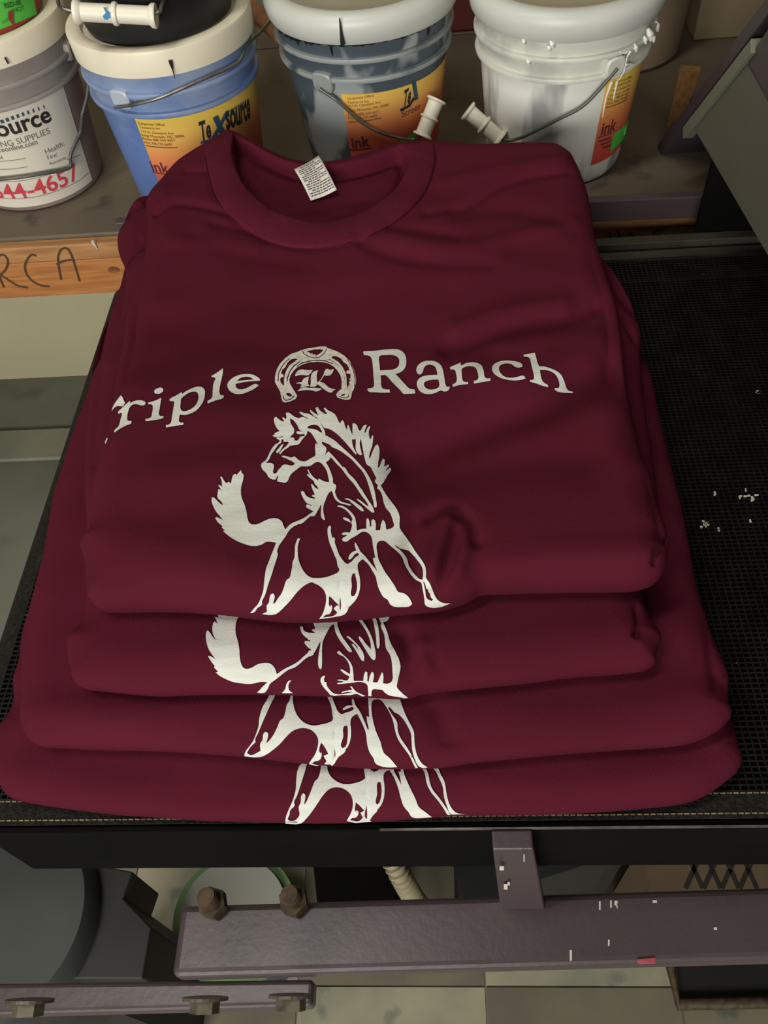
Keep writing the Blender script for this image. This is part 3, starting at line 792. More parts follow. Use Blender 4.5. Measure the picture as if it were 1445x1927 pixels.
s4 = thing('folded_shirt', 'topmost folded maroon shirt with crew neck, white horse print and arched lettering', 'shirt', group=GRP)
W4 = [([(240, 605), (700, 595), (1160, 605)], 110, -.009), ([(a, b + 1) for a, b in NECK_OUT[1:-1]], 5, -.0016), ([(799, 401), (850, 392), (890, 379), (936, 353), (1003, 331), (1070, 322)], 7, -0.0032), ([(830, 345), (950, 318), (1060, 300)], 12, 0.0023),
      ([(735, 428), (800, 434), (860, 440)], 8, -0.0026), ([(680, 452), (730, 470), (820, 486), (920, 490)], 12, -0.0032), ([(740, 450), (850, 462), (980, 440), (1080, 420)], 14, 0.0032),
      ([(860, 400), (980, 395), (1080, 430)], 16, -0.0029),
      ([(292, 402), (310, 388), (330, 381), (374, 386), (424, 397)], 6, -0.0035), ([(350, 322), (390, 322)], 5, -0.0017), ([(400, 418), (470, 432), (500, 445)], 7, -0.0023), ([(320, 452), (400, 452), (480, 462)], 12, 0.0017),
      ([(360, 440), (450, 470), (560, 490)], 16, -0.0017), ([(300, 560), (420, 540), (560, 500)], 22, 0.0017),
      ([(843, 646), (928, 609), (1006, 593), (1068, 584), (1120, 560)], 15, -.0062), ([(860, 610), (940, 580), (1060, 560)], 18, .0040), ([(950, 640), (1050, 620), (1130, 620)], 20, 0.0026),
      ([(760, 850), (880, 800), (1037, 749), (1100, 712), (1146, 690)], 38, -.0125), ([(900, 700), (1000, 690), (1100, 660)], 25, 0.0022), ([(780, 900), (950, 860), (1100, 850)], 45, -.0060),
      ([(806, 972), (822, 960), (842, 956), (866, 966), (884, 988), (895, 1020)], 12, -.0042), ([(843, 985), (835, 1015), (822, 1048), (812, 1090)], 15, .0060),
      ([(858, 1000), (848, 1040), (836, 1080), (822, 1110)], 12, -.0042), ([(880, 1000), (870, 1060), (850, 1110)], 14, 0.0036), ([(780, 980), (770, 1030), (790, 1090)], 16, -0.0036),
      ([(1246, 1030), (1236, 1042), (1230, 1060)], 6, -0.0087), ([(1220, 905), (1234, 960), (1243, 1010)], 7, -0.0029),
      ([(510, 388), (560, 384), (592, 380), (640, 362), (690, 356)], 6, -0.0043), ([(540, 398), (600, 396), (660, 380)], 8, 0.0029), ([(450, 300), (500, 345), (530, 350)], 10, 0.0022),
      ([(170, 1020), (300, 1040), (420, 1050)], 45, 0.0023), ([(950, 1070), (1100, 1050), (1220, 1050)], 35, 0.0032)]
_, bv4, ring4 = pad('body',
    [(303, 351), (283, 374), (276, 392), (279, 415), (277, 458), (270, 510), (254, 556), (240, 600), (233, 656), (221, 714), (214, 767), (204, 825), (192, 858), (180, 905), (176, 940), (171, 1000), (158, 1022), (153, 1032), (161, 1062), (164, 1110), (166, 1128)],
    [(166, 1128), (184, 1141), (208, 1143), (300, 1142), (400, 1147), (450, 1153), (520, 1161), (600, 1162), (680, 1156), (760, 1147), (830, 1140), (880, 1125), (908, 1110), (950, 1108), (1050, 1105), (1150, 1104), (1200, 1102), (1236, 1090), (1252, 1068)],
    [(1078, 303), (1092, 332), (1106, 372), (1116, 430), (1122, 460), (1142, 530), (1158, 575), (1168, 640), (1175, 712), (1184, 768), (1197, 830), (1210, 875), (1224, 900), (1234, 950), (1247, 985), (1254, 1010), (1248, 1030), (1256, 1046), (1252, 1068)],
    [(303, 351), (335, 317), (385, 285), (440, 259), (500, 288), (560, 313), (620, 317), (690, 301), (745, 285), (780, 282), (815, 282), (900, 286), (980, 283), (1040, 284), (1062, 291), (1078, 303)],
    .099, ZT, M['maroon'], s4, W4, nu=190, nv=210, extra=neck_dip, seed=5, r_roll=.027)
lay_print('horse_print', HORSE, bv4, M['print'], s4)
lay_print('lettering', [l for l in WORDS if max(a for a, b in l[1]) < 505], bv4, M['print'], s4)
lay_print('lettering', [l for l in WORDS if max(a for a, b in l[1]) >= 505], bv4, M['print'], s4)
lay_print('horseshoe_print', SHOE, bv4, M['print2'], s4, step=4, n_smooth=1)
lay_print('monogram', KAY, bv4, M['print2'], s4, step=5)


def on4(x, y, lift=0.0):
    d = ray(x, y).normalized()
    loc, nor, i, dd = bv4.ray_cast(CAM, d)
    if loc is None:
        loc, nor = atz(x, y, .12), Vector((0, 0, 1))
    if nor.z < 0:
        nor = -nor
    return loc + Vector((0, 0, lift))


# ribbed collar: a band laid round the neck opening
def collar():
    inner = crom([(x, y, 0) for x, y in NECK_IN[:13]], 10)
    outer = crom([(x, y, 0) for x, y in NECK_OUT], 10)
    n = 120
    a, b = resample(inner, n), resample(outer, n)
    wz = .121
    rows = [(0.0, -.009), (0.0, .0006), (.03, .0018), (.10, .0023), (.5, .0025), (.92, .0023), (.975, .0017), (1.0, -.0012)]
    vs, fs = [], []
    for i in range(n):
        t = i / (n - 1)
        lowering = 0.0
        A, B = atz(a[i][0], a[i][1], ZT), atz(b[i][0], b[i][1], ZT)
        for q, dz in rows:
            p = A.lerp(B, q)
            # height of the shirt just outside the band
            loc, nor, k, dd = bv4.ray_cast(Vector((p.x, p.y, .3)), Vector((0, 0, -1)))
            z = loc.z if loc is not None else ZT - .02
            zb = bv4.ray_cast(Vector((B.x, B.y, .3)), Vector((0, 0, -1)))[0]
            zb = zb.z if zb is not None else ZT - .012
            za = max(z, zb)
            vs.append(Vector((p.x, p.y, min(za, ZT + .001) + dz)))
    m = len(rows)
    for i in range(n - 1):
        for k in range(m - 1):
            fs.append((i * m + k, i * m + k + 1, (i + 1) * m + k + 1, (i + 1) * m + k))
    return mesh_obj('collar', vs, fs, M['rib'], s4, smooth=True)


collar()
# collar seam: a thin dark groove cord just outside the band
seam = [on4(p.x, p.y + 1.5, .0001) for p in crom([(x, y, 0) for x, y in NECK_OUT], 8)[4:-4]]
MB().tube(seam, .0008, 8).build('collar_seam', M['seam'], s4, True)

# neck tag sewn inside, quarter-turned
tq = [atz(554, 320, .134), atz(600, 294, .142), atz(634, 358, .131), atz(585, 379, .125)]
tv, tf = [], []
NT = 10
for j in range(NT + 1):
    for i in range(NT + 1):
        u, v = i / NT, j / NT
        p = (1 - v) * ((1 - u) * tq[0] + u * tq[1]) + v * ((1 - u) * tq[3] + u * tq[2])
        tv.append(p + Vector((0, 0, .0022 * math.sin(math.pi * v) + .0006 * math.sin(5 * u + 2))))
for j in range(NT):
    for i in range(NT):
        k = j * (NT + 1) + i
        tf.append((k, k + 1, k + NT + 2, k + NT + 1))
ntag = mesh_obj('neck_tag', tv, tf, M['tag'], s4, smooth=True)
ntag['label'] = 'white satin neck tag'
sol = ntag.modifiers.new('thick', 'SOLIDIFY')
sol.thickness = .0006
sol.offset = -1
mb = MB()
rr = random.Random(9)


def tagpt(u, v):
    p = (1 - v) * ((1 - u) * tq[0] + u * tq[1]) + v * ((1 - u) * tq[3] + u * tq[2])
    return p + Vector((0, 0, .0022 * math.sin(math.pi * v) + .0006 * math.sin(5 * u + 2) + .0010))


for row in range(15):
    v = .07 + row * .06
    u = .08 if row % 4 else .2
    end = .93 - rr.random() * .3 * (row % 3 == 0)
    while u < end:
        w = min(rr.uniform(.05, .16), end - u)
        if w < .02:
            break
        q = [tagpt(u, v), tagpt(u + w, v), tagpt(u + w, v + .026), tagpt(u, v + .026)]
        mb.add(q, [(0, 1, 2, 3)])
        u += w + .025
mb.build('print_lines', M['tag_ink'], ntag)
# ------------------------------------------------------------------ conveyor dryer: belt, frame and hood
dry = thing('conveyor_dryer', 'purple-framed conveyor dryer with black mesh belt carrying the shirt stack', 'dryer', (0, .5, FZ))


def dpart(mb, name, m, parent=None, smooth=False, bevel=0.0):
    o = mb.build(name, m, None, smooth, bevel)
    if parent is None:
        keep(o, dry)
    else:
        o.parent = parent
        o.matrix_parent_inverse = parent.matrix_basis.inverted() if False else Matrix.Identity(4)
    return o


BX0, BX1, BY0, BY1 = -.362, 1.05, .200, .806
net = MB()
x = BX0
while x < .62:
    net.box(x - .0006, x + .0006, BY0, BY1, -.0016, -.0004)
    x += .0054
y = BY0
while y < BY1:
    net.box(BX0, BX1, y - .0006, y + .0006, -.0012, 0.0)
    y += .0043
belt = dpart(net, 'conveyor_belt', M['belt'])
belt['label'] = 'black open mesh belt'
hm = MB()
hm.box(BX0, BX1, .1815, .2005, -.0022, -.0002)
hm.box(BX0, BX1, .8055, .8105, -.0022, -.0002)
hem = dpart(hm, 'hem', M['hem'], belt)
st = MB()
for yy in (.1845, .1985):
    xx = BX0
    while xx < .5:
        st.box(xx, xx + .0034, yy - .0004, yy + .0004, -.0002, .0003)
        xx += .0046
dpart(st, 'stitching', M['stitch'], belt)
# belt wraps the end roller
wr = MB()
N = 14
vs, fs = [], []
for k in range(N + 1):
    a = math.pi * k / N
    for yy in (.1815, .8105):
        vs.append((BX0 - .026 * math.sin(a), yy, -.0275 + .0265 * math.cos(a)))
for k in range(N):
    fs.append((2 * k, 2 * k + 1, 2 * k + 3, 2 * k + 2))
wr.add(vs, fs)
dpart(wr, 'belt_turn', M['hem'], belt, smooth=True)
rl = MB()
rl.tube([(BX0, .183, -.0275), (BX0, .809, -.0275)], .0245, 28)
dpart(rl, 'end_roller', M['black'], smooth=True)
dpart(MB().box(BX0, 1.05, .186, .806, -.036, -.030), 'belt_pan', M['black'])
dpart(MB().box(-.345, 1.05, .1758, .1810, -.100, -.0030), 'side_rail', M['black'], bevel=.001)
dpart(MB().box(-.05, 1.05, .1756, .1768, -.0030, -.0008), 'rail_edge', M['steel'])
bk = MB()
bk.box(-.36, 1.05, .8125, .830, -.09, -.004)
bk.box(-.36, 1.05, .836, .850, -.09, .002)
dpart(bk, 'back_rail', M['rail'], bevel=.001)
dpart(MB().box(-.36, 1.05, .200, .212, -.13, -.040), 'belt_return', M['black'])
# legs, behind
for lx, ly in ((.14, .77), (1.0, .77), (1.0, .23)):
    dpart(MB().box(lx, lx + .04, ly, ly + .04, FZ, -.09), 'leg', M['purple'], bevel=.002)
# post in front and the cross bar it lands on
ps = MB().hexa([(.040, .158, -.168), (.077, .158, -.168), (.077, .172, -.168), (.040, .172, -.168),
                (.0285, .162, -.001), (.0565, .162, -.001), (.0565, .1752, -.001), (.0285, .1752, -.001)])
post = dpart(ps, 'post', M['purple'], bevel=.0015)
br = MB().hexa([(-.236, .107, -.192), (.62, .130, -.192), (.62, .184, -.192), (-.236, .162, -.192),
                (-.236, .107, -.166), (.62, .130, -.166), (.62, .184, -.166), (-.236, .162, -.166)])
bar = dpart(br, 'cross_bar', M['purple'], bevel=.006)
rr = random.Random(3)
for px, py, w, h in [(1148, 1694, 3, 14), (1156, 1695, 6, 9), (1127, 1696, 3, 16), (1160, 1697, 2, 12), (1144, 1768, 3, 12), (1072, 1788, 4, 20), (1343, 1745, 6, 5), (985, 1608, 2, 14),
                     (940, 1630, 8, 8), (948, 1664, 7, 10), (955, 1660, 4, 6), (1228, 1694, 8, 5)]:
    if py < 1680:
        q = [aty(px, py, .1576), aty(px + w, py, .1576), aty(px + w, py + h, .1576), aty(px, py + h, .1576)]
    else:
        q = [atz(px, py, -.1655), atz(px + w, py, -.1655), atz(px + w, py + h, -.1655), atz(px, py + h, -.1655)]
    dpart(MB().add(q, [(0, 1, 2, 3)]), 'paint_chip', M['paint_white'])
q = [atz(1197, 1803, -.1668), atz(1232, 1800, -.1668), atz(1232, 1811, -.1690), atz(1200, 1812, -.1690)]
q = [v + Vector((0, -.0012, .0016)) for v in q]
dpart(MB().add(q, [(0, 1, 2, 3)]), 'paint_smear', M['paint_red'])
lb = MB().hexa([(-.55, .078, -.222), (-.121, .090, -.222), (-.121, .110, -.222), (-.55, .104, -.222),
                (-.55, .078, -.198), (-.121, .090, -.198), (-.121, .110, -.198), (-.55, .104, -.198)])
low = dpart(lb, 'lower_bar', M['purple'], bevel=.004)


def hexbolt(c, axis, r, h, washer=True):
    c, axis = Vector(c), Vector(axis).normalized()
    a = axis.orthogonal().normalized()
    b = axis.cross(a)
    mb = MB()
    ring = [a * math.cos(k * math.pi / 3) + b * math.sin(k * math.pi / 3) for k in range(6)]
    if washer:
        mb.tube([c, c + axis * .0022], r * 1.55, 24)
    mb.prism([c + axis * .002 + v * r for v in ring], axis * h)
    return mb


for px, py in ((55, 1886), (386, 1882), (548, 1877)):
    yb = .0805 if px < 100 else (.0865 if px < 450 else .0890)
    p = aty(px, py, yb)
    dpart(hexbolt(p + Vector((0, .002, 0)), (0, -1, -.2), .0115, .009), 'bolt', M['zinc'], smooth=False)
for px, py in ((405, 1704), (556, 1700)):
    p = atz(px, py, -.166)
    mb = hexbolt(p, (0, 0, 1), .0125, .014, False)
    mb.tube([p + Vector((0, 0, .012)), p + Vector((0, 0, .034))], .0072, 16)
    for k in range(5):
        z = .016 + k * .0035
        mb.tube([p + Vector((0, 0, z)), p + Vector((0, 0, z + .0014))], .0079, 16)
    dpart(mb, 'stud', M['rust'])
# hood over the belt (tunnel mouth on the right)
HX = .30
nd = Vector((0, -.745, -.667))
A0, A1 = Vector((HX, .695, .390)), Vector((HX, 1.040, .004))
pur = dpart(MB().prism([A0, A1, A1 + nd * .016, A0 + nd * .016], (.75, 0, 0)), 'hood_flange', M['purple_dark'], bevel=.001)
B0, B1 = Vector((HX - .004, .80, .239)), Vector((HX - .004, .940, .082))
grn = dpart(MB().prism([B0, B1, B1 + nd * .013, B0 + nd * .013], (.012, 0, 0)), 'hood_hinge', M['greenmetal'], bevel=.001)
g = [Vector((HX, yy, zz)) for yy, zz in ((.912, .096), (.806, .214), (.16, .216), (.16, .178))]
dpart(MB().prism(g, (.004, 0, 0)), 'hood_plate', M['greymetal'])
u_ = [Vector((HX, yy, zz)) for yy, zz in ((.806, .2165), (.690, .372), (.690, .62), (.16, .62), (.16, .2165))]
dpart(MB().prism(u_, (.006, 0, 0)), 'hood_panel', M['purple_dark'])
ins = MB()
ins.box(HX + .004, 1.05, .160, .166, -.003, .62)
ins.box(HX + .006, 1.05, .160, .70, .614, .62)
ins.box(1.05, 1.056, .160, 1.03, -.003, .62)
dpart(ins, 'hood_shell', M['purple_dark'])
dpart(MB().box(.46, .47, .20, .80, .012, .42), 'dark_backing', M['black'])  # this and the next black plate are added to darken the tunnel
dpart(MB().box(HX + .01, 1.05, .852, .860, -.003, .20), 'tunnel_wall', M['black'])

# dried ink crumbs on the mesh
cr = MB()
rr = random.Random(12)
for px, py, n, sp in ((1325, 985, 9, 7), (1400, 930, 6, 9), (1418, 938, 4, 6), (1408, 978, 2, 4), (1345, 930, 2, 6), (1350, 1000, 2, 5)):
    for k in range(n):
        c = atz(px + rr.uniform(-sp, sp), py + rr.uniform(-sp, sp), .0006)
        r = rr.uniform(.0004, .0008)
        L = rr.uniform(1, 4)
        a = rr.choice([0, 1])
        dx, dy = (r * L, r) if a else (r, r * L)
        cr.box(c.x - dx, c.x + dx, c.y - dy, c.y + dy, 0.0001, .0014)
crumb = cr.build('ink_crumb', M['paint_white'])
crumb['kind'] = 'stuff'
tag(crumb, 'dried white ink crumbs caught in the belt mesh right of the shirts', 'ink crumbs')
# ------------------------------------------------------------------ bench with the ink pails
bench = thing('ink_bench', 'worn grey-brown bench behind the dryer edged with a pine board, ink pails on it', 'bench', (0, 1.3, FZ))
SZ = .004


def bpart(mb, name, m, smooth=False, bevel=0.0):
    return keep(mb.build(name, m, None, smooth, bevel), bench)


bpart(MB().box(-1.6, 1.3, .917, 1.403, -.022, SZ), 'top_board', M['shelf'], bevel=.002)
bpart(MB().box(-1.6, 1.3, 1.409, 1.695, -.022, SZ), 'top_board', M['shelf'], bevel=.002)
bpart(MB().box(-1.6, 1.3, .900, .938, -.076, -.0225), 'pine_board', M['wood'], bevel=.002)
bpart(MB().box(-1.6, 1.3, .900, .9165, -.0225, 0.0), 'pine_lip', M['woodtop'], bevel=.002)
bpart(MB().hexa([(-.378, .885, .013), (1.2, .885, -.022), (1.2, .897, -.022), (-.378, .897, .013),
                 (-.382, .885, .037), (1.2, .885, .013), (1.2, .897, .013), (-.382, .897, .037)]), 'angle_iron', M['purple'], bevel=.0015)
for lx in (-1.5, 1.15):
    for ly in (1.60,):
        bpart(MB().box(lx, lx + .07, ly, ly + .07, FZ, -.022), 'leg', M['wood'])
def stroke(pts, w, y, mk):
    P = crom([aty(a, b, y) for a, b in pts], 5)
    up = []
    for i, p in enumerate(P):
        t = (P[min(i + 1, len(P) - 1)] - P[max(i - 1, 0)]).normalized()
        n = Vector((-t.z, 0, t.x)) * w
        up.append((p + n, p - n))
    vs = [q for pr in up for q in pr]
    mk.add(vs, [(2 * i, 2 * i + 1, 2 * i + 3, 2 * i + 2) for i in range(len(P) - 1)])


c_ = lambda *p: [(x / 3.44, 380 + y / 3.44) for x, y in zip(p[0::2], p[1::2])]
LET = [[c_(-30, 380, -5, 350, 25, 345, 50, 380, 40, 430, 5, 470, -20, 480), c_(0, 470, 60, 510, 120, 545, 180, 555), c_(-5, 480, 10, 520, 25, 555)],
       [c_(235, 350, 200, 345, 165, 395, 165, 450, 200, 505, 260, 540, 320, 548)],
       [c_(395, 505, 380, 420, 375, 360, 395, 310, 430, 300, 460, 340, 490, 430, 515, 515), c_(365, 405, 420, 382, 470, 375)],
       [[(1146, 436), (1150, 452)]], [[(1162, 434), (1170, 448), (1190, 456)], [(1182, 438), (1192, 444), (1200, 454)]],
       [[(1228, 436), (1238, 432), (1250, 432)], [(1236, 432), (1224, 450)], [(1238, 440), (1260, 456)]]]
for let in LET:
    mk = MB()
    for k_, s in enumerate(let):
        stroke(s, .0013, .8992 - k_ * .00005, mk)
    bpart(mk, 'marker_letter', M['marker'])
kn = MB()
cc = aty(214, 508, .8994)
kn.lathe([(0.0001, 0), (.0062, 0)], (0, 0, 0), 20, False, False)
o = kn.build('knot', mat('pine_knot', srgb(96, 54, 26), .7, col2=srgb(140, 86, 42), scale=60))
o.rotation_euler = (math.pi / 2, 0, 0)
o.location = cc
o.scale = (1.25, .8, 1)
keep(o, bench)
gl = MB()
cc = aty(178, 460, .8985)
gl.tube([cc + Vector((-.001, 0, .005)), cc, cc + Vector((.001, 0, -.006))], .0016, 8, radii=[.0022, .0018, .0008])
bpart(gl, 'glue_drip', M['paint_white'], smooth=True)

# ------------------------------------------------------------------ ink pails
RB, RT, HB = .0845, .1005, .184


class Pail:
    def __init__(s, c, rb=RB, rt=RT, h=HB, z=SZ):
        s.c, s.rb, s.rt, s.h, s.z = Vector((c[0], c[1], 0)), rb, rt, h, z

    def r(s, z):
        return s.rb + (s.rt - s.rb) * (z - s.z) / s.h

    def hit(s, px, py):
        d = ray(px, py)
        prev, best = None, (1e9, 1.0)
        t = .6
        while t < 2.6:
            p = CAM + d * t
            f = math.hypot(p.x - s.c.x, p.y - s.c.y) - s.r(p.z)
            if f < best[0]:
                best = (f, t)
            if f < 0:
                lo, hi = t - .004, t
                for _ in range(24):
                    m = (lo + hi) / 2
                    q = CAM + d * m
                    if math.hypot(q.x - s.c.x, q.y - s.c.y) - s.r(q.z) < 0:
                        hi = m
                    else:
                        lo = m
                t = hi
                break
            t += .004
        else:
            t = best[1]
        p = CAM + d * t
        return math.atan2(p.y - s.c.y, p.x - s.c.x), p.z

    def at(s, th, z, lift=0.0):
        r = s.r(z) + lift
        return Vector((s.c.x + r * math.cos(th), s.c.y + r * math.sin(th), z))

    def on(s, px, py, lift=0.0):
        th, z = s.hit(px, py)
        return s.at(th, z, lift)


def make_pail(name, label, c, bm, rm, lm, dm, lid='flat', z=SZ, group=None, rtop=None, lidded=True, nm=None):
    P = Pail(c, z=z)
    if rtop:
        P.rt = rtop
    root = thing(name, label, 'ink pail', (c[0], c[1], z), group)
    loc = lambda mb, n, m, par=None, **k: _attach(mb.build(n, m, None, **k), root, par)
    rt = lambda q: P.r(z + q)
    b = MB()
    b.lathe([(P.rb - .006, z), (P.rb - .001, z + .002), (P.rb + .0006, z + .007), (rt(.06), z + .06), (rt(.10), z + .10), (rt(.135), z + .135), (rt(.186), z + .186)], P.c, 96)
    body = loc(b, 'body', bm, smooth=True)
    g = MB()
    for zz in (.140, .163):
        g.lathe([(rt(zz) - .001, z + zz - .003), (rt(zz) + .0055, z + zz - .0026), (rt(zz) + .0062, z + zz), (rt(zz) + .0055, z + zz + .0022), (rt(zz) - .001, z + zz + .003)], P.c, 96, False, False)
    loc(g, 'reinforcing_ring', rm, smooth=True)
    sk = MB()
    sk.lathe([(rt(.14) + .0008, z + .141), (rt(.16) + .0012, z + .163), (rt(.185) + .001, z + .186)], P.c, 96, False, False)
    loc(sk, 'neck_band', nm or rm, smooth=True)
    if lidded:
        R = P.rt + .0045
        l = MB()
        if lid == 'flat':
            l.lathe([(R - .002, z + .183), (R, z + .1835), (R + .0012, z + .2075), (R, z + .2105), (R - .0035, z + .212), (R - .012, z + .2118), (R - .0155, z + .2100),
                     (R - .0175, z + .2045), (.0005, z + .2045)], P.c, 96)
        else:
            l.lathe([(R - .003, z + .182), (R + .001, z + .1825), (R + .0042, z + .188), (R + .0062, z + .199), (R + .0052, z + .2065), (R + .001, z + .2120), (R - .006, z + .2140), (R - .013, z + .2125),
                     (R - .0175, z + .2060), (R - .0195, z + .2030), (.0005, z + .2030)], P.c, 96)
        ld = loc(l, 'lid', lm, smooth=True)
        if dm is not None:
            d = MB()
            d.lathe([(R - .0205, z + .2032), (.0005, z + .2036)], P.c, 96, False, False)
            loc(d, 'lid_panel', dm, ld, smooth=True)
        root_lid = ld
    else:
        root_lid = None
    return P, root, body, root_lid


def _attach(o, root, par=None):
    if par is None:
        return keep(o, root)
    o.parent = par
    o.matrix_parent_inverse = par.matrix_parent_inverse.copy()
    o.matrix_parent_inverse = (Matrix.Translation(root.location) @ par.matrix_parent_inverse).inverted()
    return o


def patch(P, root, name, m, th0, th1, z0, z1, lift=.0006, nt=40, nz=8, par=None):
    vs, fs = [], []
    for j in range(nz + 1):
        for i in range(nt + 1):
            vs.append(P.at(th0 + (th1 - th0) * i / nt, z0 + (z1 - z0) * j / nz, lift))
    for j in range(nz):
        for i in range(nt):
            k = j * (nt + 1) + i
            fs.append((k, k + 1, k + nt + 2, k + nt + 1))
    return _attach(mesh_obj(name, vs, fs, m, None, True), root, par)


def cpoly(P, root, name, m, pts, lift=.0010, par=None, step=6):
    pp, F = art_mesh([(1, pts)], step, 1)
    vs = [P.on(a, b, lift) for a, b in pp]
    return _attach(mesh_obj(name, vs, F, m, None, True), root, par)


_tc = {}


def text_geo(s, bold):
    k = (s, bold)
    if k not in _tc:
        cu = bpy.data.curves.new('t', 'FONT')
        cu.body = s
        cu.size = 1.0
        cu.offset = bold
        cu.resolution_u = 3
        ob = bpy.data.objects.new('t', cu)
        COL.objects.link(ob)
        dg = bpy.context.evaluated_depsgraph_get()
        me = bpy.data.meshes.new_from_object(ob.evaluated_get(dg))
        V = [(v.co.x, v.co.y) for v in me.vertices]
        F = [tuple(p.vertices) for p in me.polygons]
        bpy.data.objects.remove(ob)
        bpy.data.meshes.remove(me)
        bpy.data.curves.remove(cu)
        _tc[k] = (V, F)
    return _tc[k]


def wrap(P, root, s, a, b, m, bold=0.0, hs=1.0, lift=.0011, par=None, shear=0.0, name='lettering', acc=None):
    V, F = text_geo(s, bold)
    x0, x1 = min(v[0] for v in V), max(v[0] for v in V)
    (t0, z0), (t1, z1) = P.hit(*a), P.hit(*b)
    L = abs(t1 - t0) * P.r((z0 + z1) / 2)
    sc = L / (x1 - x0)
    vs = []
    for x, y in V:
        u = (x - x0) / (x1 - x0)
        zz = y * sc * hs
        vs.append(P.at(t0 + (t1 - t0) * (u + shear * zz / L), z0 + (z1 - z0) * u + zz, lift))
    if acc is not None:
        acc.add(vs, F)
        return acc
    return _attach(mesh_obj(name, vs, F, m, None, False), root, par)


def rule(P, a, b, w, acc, lift=.0011, n=10):
    (t0, z0), (t1, z1) = P.hit(*a), P.hit(*b)
    vs = []
    for i in range(n + 1):
        u = i / n
        t, z = t0 + (t1 - t0) * u, z0 + (z1 - z0) * u
        vs += [P.at(t, z - w, lift), P.at(t, z + w, lift)]
    acc.add(vs, [(2 * i, 2 * i + 1, 2 * i + 3, 2 * i + 2) for i in range(n)])


ADDR = ['Corporate Office', 'Texsource Inc.', '714 N. Cleveland Ave', 'Kings Mountain, NC 28086', 'Phone 888-344-4657', 'FAX 704-739-6689']


def grip(pts, r=.0078):
    """white plastic tube grip with flared ends and a middle ring"""
    a, b = Vector(pts[0]), Vector(pts[1])
    q = [0, .015, .05, .09, .46, .475, .5, .525, .54, .91, .95, .985, 1.0]
    w = [1.28, 1.34, 1.30, 1.0, 1.0, 1.22, 1.28, 1.22, 1.0, 1.0, 1.30, 1.34, 1.28]
    return MB().tube([a.lerp(b, t) for t in q], r, 20, radii=[r * k for k in w])


def wire(pts, r=.0019, n=6):
    return MB().tube(crom(pts, n), r, 10)


def hub(P, root, px, py, m, r=.011):
    """flat moulded lug the bail hooks into"""
    th, z = P.hit(px, py)
    dt = r / P.r(z)
    vs = []
    rows = [(1.0, .0008), (.96, .0066), (.8, .0082)]
    n = 16
    for k, lf in rows:
        for i in range(n):
            a = 2 * math.pi * i / n
            q = (abs(math.cos(a)) ** 4 + abs(math.sin(a)) ** 4) ** -.25
            vs.append(P.at(th + dt * k * q * math.cos(a), z + r * .95 * k * q * math.sin(a), lf))
    fs = [(j * n + i, j * n + (i + 1) % n, (j + 1) * n + (i + 1) % n, (j + 1) * n + i) for j in range(2) for i in range(n)]
    fs.append(tuple(2 * n + i for i in range(n)))
    o = mesh_obj('handle_hub', vs, fs, m, None, True)
    sharp(o)
    return _attach(o, root)


# --- blue pail
Pb, rb_, bb_, lb_ = make_pail('ink_pail', 'blue ink pail with cream lid and orange label, black pail standing on it', (-.301, 1.025), M['blue'], M['ringblue'], M['cream_lid'], None)
th0, zt = Pb.hit(252, 218)[0], Pb.hit(300, 224)[1]
lab = patch(Pb, rb_, 'label', M['fade'], th0, th0 + 2.0, .022, zt)
txt = MB()
for s, a, b in zip(ADDR, [(261, 233), (264, 240), (267, 248), (268, 255), (270, 262), (273, 269)], [(310, 236), (303, 243), (327, 252), (347, 257), (330, 265), (324, 273)]):
    wrap(Pb, rb_, s, a, b, None, .0, 1.0, acc=txt)
rule(Pb, (275, 273), (334, 277), .0006, txt)
_attach(txt.build('address_lines', M['txt_brown']), rb_, lab)
ik = wrap(Pb, rb_, 'ink', (288, 321), (321, 325), None, .012, 1.05, acc=MB())
rule(Pb, (288, 323), (322, 328), .0006, ik)
_attach(ik.build('ink_word', M['txt_maroon']), rb_, lab)
lg = wrap(Pb, rb_, 'Te', (377, 264), (397, 257), None, .03, 2.6, acc=MB(), shear=.12)
_attach(lg.build('logo_letters', M['txt_black']), rb_, lab)
lg = wrap(Pb, rb_, 'source', (425, 243), (470, 219), None, .03, 2.6, acc=MB(), shear=.12)
_attach(lg.build('logo_letters', M['txt_black']), rb_, lab)
k = lambda *p: [(230 + x / 4.817, 120 + y / 4.817) for x, y in zip(p[0::2], p[1::2])]
cpoly(Pb, rb_, 'logo_x', M['txt_teal'], k(815, 485, 862, 462, 900, 560, 945, 635, 890, 665, 860, 590), .0012, lab)
cpoly(Pb, rb_, 'logo_x', M['txt_teal'], k(965, 422, 945, 475, 890, 580, 835, 690, 705, 725, 712, 700, 800, 675, 860, 570, 920, 450, 935, 425), .0010, lab)
dd = MB()
for i in range(9):
    u = i / 9
    rule(Pb, (428 + 40 * u, 210 - 24 * u), (431 + 40 * u, 208.4 - 24 * u), .0010, dd, n=2)
_attach(dd.build('logo_dashes', M['txt_teal']), rb_, lab)
hub(Pb, rb_, 232, 183, M['lug'], .012)
w = [Pb.on(228, 193, .012)] + [Pb.on(x, y, .0095) for x, y in ((262, 188), (300, 177), (345, 157), (385, 139), (415, 126), (438, 111))] + [aty(464, 85, 1.0), aty(492, 58, 1.055), aty(514, 33, 1.085)]
_attach(wire(w).build('handle', M['steel'], None, True), rb_)
nk = MB()
p0 = Pb.at(Pb.hit(324, 128)[0], .20, .0062)
nk.tube([p0 + Vector((0, 0, .004)), p0, p0 - Vector((0, 0, .006)), p0 - Vector((0, 0, .015))], .001, 8, radii=[.0022, .0018, .0007, .0003])
_attach(nk.build('ink_spot', M['ink_black'], None, True), rb_, lb_)

